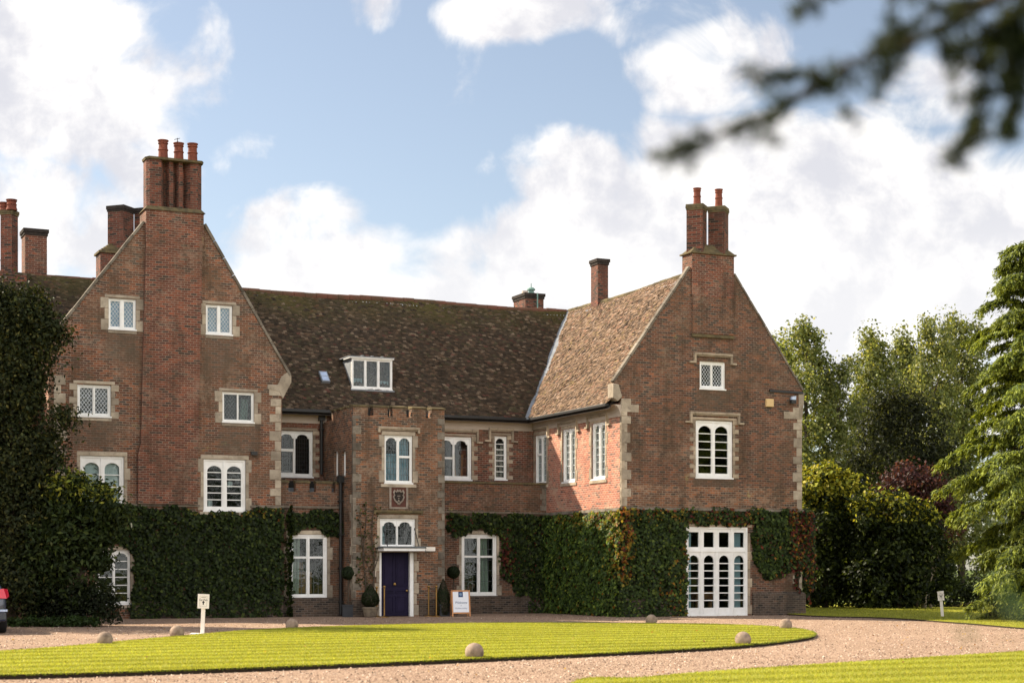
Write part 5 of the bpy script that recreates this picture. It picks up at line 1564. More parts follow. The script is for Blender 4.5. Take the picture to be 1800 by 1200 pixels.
# --- poplars beyond the right wing: two grown specimens, then copies
POP = [(0.175, 0.195, 0.060), (0.125, 0.150, 0.048), (0.23, 0.23, 0.078), (0.085, 0.108, 0.040)]
def poplar(X, Y, H, Wd, seed, label):
    global rng
    rng = np.random.default_rng(seed)
    root = tree_root('poplar_tree', X, Y, label, 'tree', 'poplars in a row beyond the right wing')
    lobes = []
    for k in range(26):
        f = .10 + .86 * k / 25
        prof = math.sin(math.pi * min(1, (f * .80 + .16))) ** .42
        a = k * 2.4 + rng.random(); rr = Wd * .5 * prof * rng.uniform(.35, .8)
        sx = Wd * rng.uniform(.13, .22) * (.5 + .6 * prof)
        lobes.append((rr * math.cos(a), rr * math.sin(a), H * f, sx, sx, H * rng.uniform(.055, .10)))
    lobes.append((0, 0, H * .95, Wd * .12, Wd * .12, H * .06))
    P, Nn, t = blob_foliage(lobes, 20000, 26, .36, (.3, 1.0))
    P[:, 2] = np.maximum(P[:, 2], .6)
    leaves('crown', P, Nn, rng.uniform(.19, .33, len(P)), pick(len(P), POP, (30, 30, 22, 18), .15) * t[:, None], 'leaf', root, .75, .12)
    mb = MB(); mb.tube([(0, 0, 0), (.1, 0, H * .3), (0, .1, H * .6), (0, 0, H * .93)], [.32, .25, .15, .04], 8)
    for l in lobes[::2]:
        mb.tube([(0, 0, max(.5, l[2] - H * .16)), (l[0] * .5, l[1] * .5, l[2] - H * .06), l[:3]], [.10, .07, .03], 5)
    o = mb.build('trunk', 'bark', smooth=True); o.parent = root
    return root
YP = 135.0
pops = [(1418, 572, 118, 'tall poplar standing just behind the right gable'), (1530, 583, 92, 'poplar with pointed crown left of the slim one, above the dark yew'),
        (1588, 588, 62, 'slim poplar rising between two broader poplars over the yew'), (1638, 562, 84, 'poplar crown right of the slimmest one'),
        (1690, 556, 92, 'poplar partly hidden behind the cedar\'s outer branches'), (1370, 600, 70, 'poplar cut off by the gable slope'),
        (1476, 640, 66, 'low poplar filling the dip in the row of crowns')]
specimens = []
for i, (x, y, wpx, lab) in enumerate(pops):
    dy = YP + (i % 3) * 7 - 5
    p = at(x, y, dy); H = p.z; Wd = wpx / F * dy
    if i < 3:
        o = poplar(p.x, dy, H, Wd * 1.3, 40 + i, lab); specimens.append((o, H, Wd * 1.3))
    else:
        s0, H0, W0 = specimens[i % 3]
        o = copy_tree(s0); o.location = (p.x, dy, 0); k = Wd * 1.3 / W0
        o.scale = (k, k, H / H0); o.rotation_euler = (0, 0, 1.3 * i); o['label'] = lab
rng = np.random.default_rng(77)

def bush(name, lobes_px, Y, n, pal, wts, size, label, cat, per=14, sigma=.22, mat='leaf', aspect=.6, depth=.8, stemx=None, sunlit_top=None, floor=.05, shell=(.45, 1.0), nsub=6):
    """shrub or tree whose rounded masses are given by where they stand in the picture: (x, y, rx, ry[, dy])"""
    lobes = []
    for l in lobes_px:
        yy_ = Y + (l[4] if len(l) > 4 else 0)
        p = at(l[0], l[1], yy_); rx, rz = l[2] / F * yy_, l[3] / F * yy_
        lobes.append((p.x, yy_, p.z, rx, rx * depth, rz))
    n0 = len(lobes)
    # smaller shoots break up the outline of every mass
    for l in list(lobes):
        for _ in range(nsub):
            d = rng.normal(size=3); d /= np.linalg.norm(d); d[2] = abs(d[2]) * .9 if rng.random() < .7 else d[2]
            k = rng.uniform(.22, .42)
            lobes.append((l[0] + d[0] * l[3] * .92, l[1] + d[1] * l[4] * .92, l[2] + d[2] * l[5] * .92, l[3] * k, l[4] * k, l[5] * k * 1.1))
    cx = np.mean([l[0] for l in lobes]); X0 = at(stemx, 1000, Y).x if stemx else cx
    root = tree_root(name, X0, Y, label, cat)
    P, Nn, t = blob_foliage([(l[0] - X0, l[1] - Y, l[2], *l[3:]) for l in lobes], n, per, sigma, shell)
    k = P[:, 2] > floor; P, Nn, t = P[k], Nn[k], t[k]
    c = pick(len(P), pal, wts, .2) * t[:, None]
    if sunlit_top is not None:  # some upper leaves recoloured, so sunlight is put into the leaf colour
        pal2, f = sunlit_top
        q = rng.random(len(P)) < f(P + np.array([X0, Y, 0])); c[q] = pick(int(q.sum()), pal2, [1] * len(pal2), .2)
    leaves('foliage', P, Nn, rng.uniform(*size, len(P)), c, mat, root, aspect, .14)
    ends = [(l[0] - X0, l[1] - Y, l[2]) for l in lobes[:n0]]
    top = max(l[2] for l in lobes)
    limbs(root, [(0, 0, 0), (.05, 0, top * .3), (0, .05, top * .75)], ends, .07 + .012 * top, name='trunk')
    return root

# dark yew in front of the poplars
bush('yew_tree', [(1520, 800, 30, 60), (1548, 762, 34, 70), (1590, 748, 40, 60), (1632, 770, 36, 70), (1500, 840, 30, 60), (1570, 830, 60, 80), (1640, 840, 40, 80), (1560, 730, 20, 40), (1612, 725, 22, 36), (1665, 830, 30, 70)], 88, 13000,
     [(0.026, 0.032, 0.014), (0.040, 0.044, 0.016), (0.015, 0.020, 0.010)], (4, 3, 3), (.16, .30), 'dark brown green yew with upright plumes below the poplars', 'tree', aspect=.4, sigma=.3, stemx=1585)
bush('copper_beech', [(1600, 850, 40, 42), (1640, 870, 36, 50), (1578, 870, 26, 36), (1660, 920, 30, 50), (1615, 900, 45, 50)], 78, 6500,
     [(0.055, 0.019, 0.023), (0.038, 0.015, 0.019), (0.085, 0.034, 0.033), (0.035, 0.025, 0.017)], (4, 3, 2, 1), (.12, .22), 'purple leaved tree between the yew and the yellow green shrub', 'tree', stemx=1640)
SH = [(0.030, 0.042, 0.010), (0.020, 0.030, 0.008), (0.060, 0.078, 0.014), (0.012, 0.019, 0.007)]
SUNLIT_YEL = [(0.34, 0.30, 0.03), (0.27, 0.27, 0.03), (0.22, 0.24, 0.028)]  # sunlit tone painted on the upper leaves of the shrubs
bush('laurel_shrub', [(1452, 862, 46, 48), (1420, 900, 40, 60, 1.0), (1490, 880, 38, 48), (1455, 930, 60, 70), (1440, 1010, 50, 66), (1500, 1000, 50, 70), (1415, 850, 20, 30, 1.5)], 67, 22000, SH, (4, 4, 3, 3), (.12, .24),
     'large shrub with top leaves tinted sunlit yellow beside the right gable', 'shrub', mat='glossy_leaf', sigma=.15, per=20, sunlit_top=(SUNLIT_YEL, lambda P: np.clip((P[:, 2] - 3.6) / 1.6, 0, .75)), stemx=1450)
bush('laurel_shrub', [(1560, 905, 48, 44), (1610, 930, 44, 50), (1530, 930, 44, 60), (1580, 1000, 60, 72), (1640, 990, 34, 70), (1540, 1020, 50, 56)], 65.5, 18000, SH, (3, 4, 2, 4), (.12, .24),
     'broad dark shrub with crest tinted sunlit yellow green sloping down towards the cedar', 'shrub', mat='glossy_leaf', sigma=.15, per=20, sunlit_top=(SUNLIT_YEL, lambda P: np.clip((P[:, 2] - 3.1) / 1.2, 0, .6) * (rng.random(len(P)) < .7)), stemx=1580)
bush('hedge', [(1450 + k * 34, 1046, 26, 32, (k % 3) * .8) for k in range(10)], 68, 9000, [(0.018, 0.027, 0.011), (0.012, 0.019, 0.009)], (1, 1), (.10, .2), 'low dark undergrowth below the shrubs at the edge of the grass', 'hedge', sigma=.2)
# pale stems standing in the shade by the path sign
t_ = tree_root('young_tree', at(1624, 1000, 66.5).x, 66.5, 'pale bare stems in the shade left of the right sign', 'tree')
mb = MB(); mb.tube([(0, 0, 0), (.03, 0, 1.2), (-.05, 0, 2.6)], [.11, .09, .06], 8); mb.tube([(.28, .1, 0), (.3, .1, 1.3), (.2, .1, 2.4)], [.07, .06, .04], 8)
o = mb.build('trunk', 'stone', smooth=True); o.parent = t_
# far wood that closes the horizon
def far_wood():
    lob = []
    for k in range(34):
        X = -120 + k * 7.4 + rng.normal() * 2; Y = 190 + rng.normal() * 14; H = rng.uniform(6, 11)
        lob.append((X, Y, H * .45, 6, 5, H * .55))
    P, Nn, t = blob_foliage(lob, 26000, 14, .8, (.3, 1.0)); P[:, 2] = np.maximum(P[:, 2], .3)
    o = leaves('far_woodland', P, Nn, rng.uniform(.5, 1.0, len(P)), pick(len(P), [(0.05, 0.07, 0.03), (0.07, 0.085, 0.035), (0.035, 0.05, 0.024)], (1, 1, 1)) * t[:, None], 'leaf', None, .8, .1)
    tag(o, 'distant line of woodland closing the horizon behind house and poplars', 'woodland', None, 'stuff')
far_wood()
def park_wood():
    lob = []
    for k in range(16):
        a = R(-62 + k * 8.3); D = 62 + 9 * math.sin(k * 2.1)
        X, Y = D * math.sin(a) + 14, -D * math.cos(a) * .85; H = 13.5 + 4 * math.sin(k * 1.7)
        lob += [(X, Y, H * .40, 5.2, 5.2, H * .42), (X + 1, Y, H * .72, 3.6, 3.6, H * .30)]
    P, Nn, t = blob_foliage(lob, 16000, 14, .7, (.2, 1.0)); P[:, 2] = np.maximum(P[:, 2], .2)
    o = leaves('far_woodland', P, Nn, rng.uniform(.55, 1.0, len(P)), pick(len(P), [(0.05, 0.07, 0.03), (0.035, 0.05, 0.024)], (1, 1)) * t[:, None], 'leaf', None, .8, .1)
    tag(o, 'park trees facing the house, seen only as reflections in its panes', 'woodland', None, 'stuff')
park_wood()

# --- drooping cedar at the right
def cedar(X, Y, H, label):
    root = tree_root('cedar_tree', X, Y, label, 'tree')
    mb = MB(); mb.tube([(0, 0, 0), (.06, 0, H * .3), (0, .04, H * .7), (-.05, 0, H * .96)], [.34, .26, .13, .03], 10)
    Ps, Ns, As, Cs, Ss = [], [], [], [], []
    nb = 165
    for k in range(nb):
        f = .02 + .96 * k / nb
        z0 = H * f
        az = k * 2.39996 + rng.normal() * .3
        L = (3.1 * (1 - f) ** .34 + .15) * rng.uniform(.62, 1.10) * (.62 + .38 * min(1, f / .22))
        dx, dy = math.cos(az), math.sin(az)
        rise = rng.uniform(.10, .34) * L
        pts = []
        for i in range(9):
            t = i / 8
            pts.append(Vector((dx * L * t, dy * L * t, z0 + rise * math.sin(t * 1.9) - .24 * L * t ** 3.0)))
        mb.tube(pts, [.07 * (1 - f) + .022 - (.07 * (1 - f) + .016) * i / 8 for i in range(9)], 5)
        tone = rng.uniform(.75, 1.25)
        for i in range(int(20 + 34 * L)):
            t = rng.uniform(.12, 1.0) ** .75
            j = min(int(t * 8), 7); base = np.array(pts[j].lerp(pts[j + 1], t * 8 - j))
            sa = az + rng.choice([-1, 1]) * rng.uniform(.15, 1.35)
            l2 = rng.uniform(.35, .95) * min(1.0, .35 + L * .35) * (1.1 - .4 * t)
            sd = np.array([math.cos(sa), math.sin(sa), 0])
            hang = rng.uniform(.38, .90)
            m_ = 22
            tt = np.sort(rng.random(m_))
            p = base[None] + sd[None] * (l2 * (tt - .38 * tt ** 2))[:, None]
            p[:, 2] += .12 * l2 * np.sin(tt * 2.4) - hang * l2 * tt ** 2.2 * .8
            tang = sd[None] * (1 - .76 * tt)[:, None]
            tang[:, 2] += .28 * np.cos(tt * 2.4) - hang * 1.75 * tt ** 1.2
            p += rng.normal(size=p.shape) * .028
            Ps.append(p); As.append(nrm(tang) * 1.5 + rng.normal(size=(m_, 3)) * .3)
            Ns.append(np.tile([dx * .5, dy * .5, .7], (m_, 1)) + rng.normal(size=(m_, 3)) * .45)
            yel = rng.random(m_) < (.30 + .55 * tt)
            c = np.where(yel[:, None], np.array([.195, .232, .034]), np.array([.055, .080, .024])) * tone * rng.uniform(.7, 1.3, (m_, 1))  # yellower towards the tips: sunlit tone put into the needle colour
            Cs.append(c); Ss.append(rng.uniform(.11, .20, m_))
    # inner sprays round the stem, their shade put into darker leaf colour
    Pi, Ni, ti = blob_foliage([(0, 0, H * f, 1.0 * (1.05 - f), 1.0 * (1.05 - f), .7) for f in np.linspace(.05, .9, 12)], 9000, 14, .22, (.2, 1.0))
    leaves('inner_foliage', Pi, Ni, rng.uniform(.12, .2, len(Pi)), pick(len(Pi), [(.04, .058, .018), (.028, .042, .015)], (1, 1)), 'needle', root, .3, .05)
    o = mb.build('trunk', 'bark', smooth=True); o.parent = root
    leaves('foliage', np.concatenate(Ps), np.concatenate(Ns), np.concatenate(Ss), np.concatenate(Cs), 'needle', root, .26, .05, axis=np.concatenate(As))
    return root
p = at(1838, 420, 50)
cedar(p.x, 50, p.z, 'tall drooping cedar with yellow green sprays at the right edge')

# --- left: holm oak, laurel, hedge
OAK = [(0.024, 0.031, 0.011), (0.017, 0.024, 0.009), (0.042, 0.048, 0.014), (0.085, 0.080, 0.022)]
oak = bush('holm_oak', [(4, 565, 56, 58), (46, 552, 44, 42), (74, 604, 32, 54), (20, 660, 64, 76), (42, 700, 38, 66), (104, 738, 24, 16, -.5), (14, 800, 84, 86), (62, 825, 44, 66), (-70, 620, 90, 110, 1), (-90, 800, 100, 120, 1), (40, 920, 80, 90), (-60, 960, 100, 100, 1), (100, 950, 40, 70), (30, 1020, 80, 60)],
     46.5, 95000, OAK, (4, 4, 3, 1), (.085, .15), 'tall dark evergreen oak at the left edge in front of the gable', 'tree', sigma=.2, per=16, mat='glossy_leaf', aspect=.55, stemx=20, shell=(.15, 1.0), nsub=4)
# the oak's far side, outside the frame, is what shades the gravel and the back of the lawn
q_ = [at(x, y, 47.5) - oak.location for x, y in ((-150, 470), (-210, 640), (-220, 860), (-330, 560), (-320, 760))]
P, Nn, t = blob_foliage([(*q, 1.9, 1.9, 2.0) for q in q_], 9000, 14, .3)
leaves('foliage', P, Nn, rng.uniform(.14, .26, len(P)), pick(len(P), OAK, (4, 4, 3, 1), .2) * t[:, None], 'glossy_leaf', oak, .5, .14)
bush('laurel_shrub', [(120, 862, 30, 34), (165, 880, 34, 34), (190, 905, 30, 30), (140, 930, 46, 50), (105, 900, 34, 50), (170, 960, 28, 44), (140, 1010, 46, 56), (80, 985, 50, 70)],
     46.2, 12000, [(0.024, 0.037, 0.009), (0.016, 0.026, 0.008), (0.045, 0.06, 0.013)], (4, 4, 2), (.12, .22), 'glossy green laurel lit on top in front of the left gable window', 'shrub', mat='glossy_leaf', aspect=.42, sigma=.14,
     sunlit_top=([(.24, .24, .035), (.17, .20, .03)], lambda P: np.clip((P[:, 2] - 3.2) / .8, 0, .4)), stemx=140)  # sunlight on the top painted in as yellower upper leaves
bush('hedge', [(60 + k * 17, 1062 - 6 * (k % 2), 15, 32, -.1 * k) for k in range(9)], 46.6, 9000, [(0.014, 0.021, 0.009), (0.020, 0.028, 0.010)], (1, 1), (.06, .11), 'clipped dark hedge at the foot of the left laurel', 'hedge', sigma=.12, shell=(.3, 1.0), nsub=0)
bush('ivy', [(20 + k * 16, 1092, 10, 6, -.3) for k in range(10)], 45.9, 2600, [(0.03, 0.055, 0.016), (0.04, 0.07, 0.018)], (1, 1), (.06, .11), 'low green ground ivy along the foot of the dark hedge', 'ground cover', sigma=.06, floor=.01, nsub=0)

# ================================================================== THINGS ON THE GROUND
# stone balls round the oval lawn
balls = [(834, 1161, 'stone ball nearest the camera, at the front edge of the oval lawn'), (1306, 1136.5, 'stone ball on the near right edge of the oval lawn'),
         (1381, 1108.5, 'stone ball at the lawn\'s right tip, facing the garden doors'), (1145, 1099, 'stone ball on the far edge of the lawn, left of the garden doors'),
         (513, 1107.5, 'stone ball on the far lawn edge below the left cross window'), (311, 1122.5, 'stone ball just left of the white sign post'),
         (184, 1136.5, 'leftmost stone ball, on the gravel edge near the parked car')]
proto = None
for x, y, lab in balls:
    X, Y = gnd(x, y)
    if proto is None:
        me = bpy.data.meshes.new('stone_ball'); bm = bmesh.new()
        bmesh.ops.create_uvsphere(bm, u_segments=40, v_segments=24, radius=.160)
        for v in bm.verts:
            c_ = v.co; k = 1 + .012 * math.sin(c_.x * 31 + 2 * c_.z * 17) * math.sin(c_.y * 27) + .006 * math.sin(c_.z * 60)
            v.co *= k
        for f in bm.faces: f.smooth = True
        bm.to_mesh(me); bm.free(); me.materials.append(MATS['ball_stone'])
        o = proto = bpy.data.objects.new('stone_ball', me); COL.objects.link(o)
    else:
        o = proto.copy(); COL.objects.link(o)
    o.location = (X, Y, .162 if lab.startswith('leftmost') or 'sign post' in lab or 'below the left' in lab else .15 + .05)
    o.location.z = .148
    o.rotation_euler = (x * .1, y * .3, x)
    tag(o, lab, 'ball', 'stone balls spaced round the oval lawn')

# white sign posts
def sign(px_, py_, w, h, zc, lean, yaw, label, base):
    X, Y = gnd(px_, py_)
    root = empty('sign_post', (X, Y, 0), yaw, label, 'sign', 'white car park signs')
    root.rotation_euler = (0, lean, yaw)
    mb = MB(); mb.box(-.045, .045, -.03, .03, 0, zc); mb.build('post', 'sign_white', root, bevel=.006)
    mb = MB(); mb.box(-w / 2, w / 2, -.06, -.031, zc - h / 2, zc + h / 2); bd = mb.build('board', 'sign_white', root, bevel=.004)
    mb = MB()
    for q in ((-w / 2 + .05, -w / 2 + .056, -h / 2 + .05, h / 2 - .04), (w / 2 - .056, w / 2 - .05, -h / 2 + .05, h / 2 - .04), (-w / 2 + .056, w / 2 - .056, h / 2 - .046, h / 2 - .04), (-w / 2 + .056, w / 2 - .056, -h / 2 + .05, -h / 2 + .056), (-w / 2 + .08, w / 2 - .08, h / 2 - .085, h / 2 - .065)):
        mb.box(q[0], q[1], -.0625, -.0605, zc + q[2], zc + q[3])
    mb.build('border_line', 'grey_ink', bd)
    text_mesh('lettering', 'Car Park', w * .20, 'black_ink', bd, (0, -.064, zc + h * .10)).scale = (1, 1.25, 1)
    mb = MB(); a = zc - h * .24
    mb.box(-.012, .012, -.0635, -.0605, a, a + .055)
    mb.hull2([(-.035, -.0635, a + .05), (.035, -.0635, a + .05), (0, -.0635, a + .095)], [(-.035, -.0605, a + .05), (.035, -.0605, a + .05), (0, -.0605, a + .095)])
    mb.build('arrow', 'black_ink', bd)
    if base:
        mb = MB()
        mb.box(-.27, .22, -.18, .22, 0, .05); mb.build('base_slab', 'sign_white', root, bevel=.01)
    return root
sign(355.5, 1116.5, .265, .335, .80, R(2.4), R(4), 'white sign on a post with a flat slab base beside the oval lawn', True)
sign(1657, 1085, .20, .30, .70, R(-5), R(-8), 'small white sign leaning on its post by the cedar', False)

# welcome board
X, Y = W(onv(809, 1050, TV - .75)[0], TV - .75)
root = empty('sandwich_board', (X, Y, 0), R(16), 'wooden framed welcome board with a blue tag, standing right of the tower', 'sign')
hw, hh = .315, .86
mb = MB()
til = .16
def tl(x, z, d): return (x, -.17 + z * til + d, z)
for q in ((-hw, -hw + .05, 0, hh), (hw - .05, hw, 0, hh), (-hw + .05, hw - .05, hh - .05, hh), (-hw + .05, hw - .05, .09, .14)):
    mb.hull2([tl(q[0], q[2], 0), tl(q[1], q[2], 0), tl(q[1], q[3], 0), tl(q[0], q[3], 0)], [tl(q[0], q[2], .03), tl(q[1], q[2], .03), tl(q[1], q[3], .03), tl(q[0], q[3], .03)])
fr_ = mb.build('frame', 'pine_wood', root, bevel=.004)
mb = MB()
for x in (-hw, hw - .04):
    mb.hull2([(x, .20, 0), (x + .04, .20, 0), (x + .04, .02, hh - .03), (x, .02, hh - .03)], [(x, .225, 0), (x + .04, .225, 0), (x + .04, .045, hh - .03), (x, .045, hh - .03)])
mb.build('rear_leg', 'pine_wood', root)
mb = MB(); q = (-hw + .051, hw - .051, .141, hh - .051)
mb.hull2([tl(q[0], q[2], .008), tl(q[1], q[2], .008), tl(q[1], q[3], .008), tl(q[0], q[3], .008)], [tl(q[0], q[2], .02), tl(q[1], q[2], .02), tl(q[1], q[3], .02), tl(q[0], q[3], .02)])
bd = mb.build('poster', 'board_white', root)
mb = MB(); q = (-.075, .075, hh - .051 - .175, hh - .051)
mb.hull2([tl(q[0], q[2], .004), tl(q[1], q[2], .004), tl(q[1], q[3], .004), tl(q[0], q[3], .004)], [tl(q[0], q[2], .0075), tl(q[1], q[2], .0075), tl(q[1], q[3], .0075), tl(q[0], q[3], .0075)])
tg = mb.build('blue_tag', 'navy_ink', bd)
mb = MB()
for k in range(14):
    a0, a1 = 2 * math.pi * k / 14, 2 * math.pi * (k + 1) / 14
    P = lambda a, r: tl(r * math.cos(a), hh - .135 + r * math.sin(a) * 1.1, .002)
    mb.add([P(a0, .042), P(a1, .042), P(a1, .030), P(a0, .030)], [(0, 1, 2, 3)])
mb.add([tl(-.018, hh - .15, .002), tl(.018, hh - .15, .002), tl(.006, hh - .115, .002), tl(-.006, hh - .115, .002)], [(0, 1, 2, 3)])
mb.build('emblem', 'pale_blue_ink', tg)
ang = math.pi / 2 - math.atan(til)
for body, size, z in (('Welcome', .105, .455), ('to', .05, .36)):
    p = tl(0, z, .005); text_mesh('lettering', body, size, 'navy_ink', bd, p, (ang, 0, 0), .25)
mb = MB(); x = -.21                       # a line of script too small to make out
pts = []
while x < .21:
    pts.append((x, .27 + .016 * math.sin(x * 170) + .006 * math.sin(x * 61))); x += .006
for i in range(len(pts) - 1):
    if int(i / 12) % 5 == 3 and i % 12 < 3: continue
    (x0, z0), (x1, z1) = pts[i], pts[i + 1]
    mb.add([tl(x0, z0 - .006, .005), tl(x1, z1 - .006, .005), tl(x1, z1 + .006, .005), tl(x0, z0 + .006, .005)], [(0, 1, 2, 3)])
mb.build('script_line', 'navy_ink', bd)

# brass rope posts by the door
def stanchion(px_, off, top, label):
    X, Y = W(onv(px_, 1050, TV - off)[0], TV - off)
    root = empty('rope_stanchion', (X, Y, 0), 0, label, 'barrier post', 'brass posts either side of the front door')
    mb = MB(); mb.lathe((0, 0, 0), [(.15, 0), (.15, .02), (.12, .035), (.04, .05), (.024, .07), (.024, top - .10), (.035, top - .09), (.035, top - .05), (.02, top - .045)], 18); mb.build('post', 'brass', root, smooth=False)
    mb = MB(); mb.lathe((0, 0, top - .045), [(.012, 0), (.038, .015), (.048, .045), (.038, .075), (.012, .09)], 16); mb.build('finial', 'brass', root, smooth=True)
stanchion(675.5, .85, .98, 'brass post directly before the violet door\'s left jamb')
stanchion(662, .30, .95, 'brass post half hidden by the teardrop box bush')
stanchion(753.5, .30, .97, 'brass post farther from the cone bush, right of the door')
stanchion(767, .85, .98, 'brass post touching the dark cone bush')

# clipped box in pots
BOX = [(0.022, 0.036, 0.014), (0.030, 0.046, 0.016), (0.016, 0.026, 0.011)]
def topiary(px_, v_, prof, kind, pot_, label, zoff=0.0, rz=0.0):
    X, Y = W(onv(px_, 1050, v_)[0], v_)
    root = empty('potted_topiary', (X, Y, 0), rz, label, 'potted plant', 'clipped box bushes by the porch')
    n = 2600
    pr = np.array(prof); hts = np.linspace(0, 1, n); z = rng.uniform(pr[0, 1], pr[-1, 1], n * 2)
    r = np.interp(z, pr[:, 1], pr[:, 0]); keep = rng.random(n * 2) < (r / r.max()) * .8 + .1; z, r = z[keep], r[keep]
    a = rng.random(len(z)) * 6.283
    rr = r * (1 - .10 * rng.random(len(z)))
    P = np.stack([rr * np.cos(a), rr * np.sin(a), z], 1)
    zc = (pr[0, 1] + pr[-1, 1]) / 2
    Nn = P - np.array([0, 0, zc]); Nn = nrm(Nn) + rng.normal(size=P.shape) * .35
    leaves('foliage', P, Nn, rng.uniform(.03, .055, len(P)), pick(len(P), BOX, (3, 3, 2)), 'leaf', root, .7, .1)
    mb = MB(); mb.lathe((0, 0, 0), [(max(.01, rr_ * .9), z_) for rr_, z_ in prof], 18); o = mb.build('inner_twigs', 'bark', root)
    zb = prof[0][1]
    mb = MB()
    if pot_ == 'square':
        mb.box(-.17, .17, -.17, .17, 0, .36); mb.box(-.19, .19, -.19, .19, .361, .40); mb.build('planter', 'planter', root)
        top = .4
    else:
        mb.lathe((0, 0, 0), [(.15, 0), (.20, .03), (.25, .26), (.27, .28), (.27, .33), (.22, .33)], 20); mb.build('planter', 'stone_planter', root); top = .33
    if zb > top + .05:
        mb = MB(); mb.tube([(0, 0, top - .05), (.01, .0, zb + .1)], .028, 8); mb.build('stem', 'bark', root)
    return root
def ball_prof(zc, r): return [(r * math.sin(math.pi * k / 12) + .003, zc - r * math.cos(math.pi * k / 12)) for k in range(13)]
topiary(612, TV + .15, ball_prof(1.42, .215), 'ball', 'square', 'ball topped standard box on a stem at the tower\'s left corner')
topiary(797, TV + 1.3, ball_prof(1.44, .215), 'ball', 'square', 'ball topped standard box behind the welcome board', 0)
topiary(651, TV - .42, [(.10, .33), (.26, .42), (.30, .55), (.26, .72), (.15, .88), (.06, 1.0), (.01, 1.08)], 'drop', 'round', 'teardrop clipped box in a stone pot left of the front door')
topiary(779, TV - .42, [(.20, .05), (.24, .2), (.245, .45), (.20, .75), (.11, 1.0), (.03, 1.18), (.005, 1.24)], 'cone', 'square', 'tall dark box cone left of the welcome board', 0, TH)

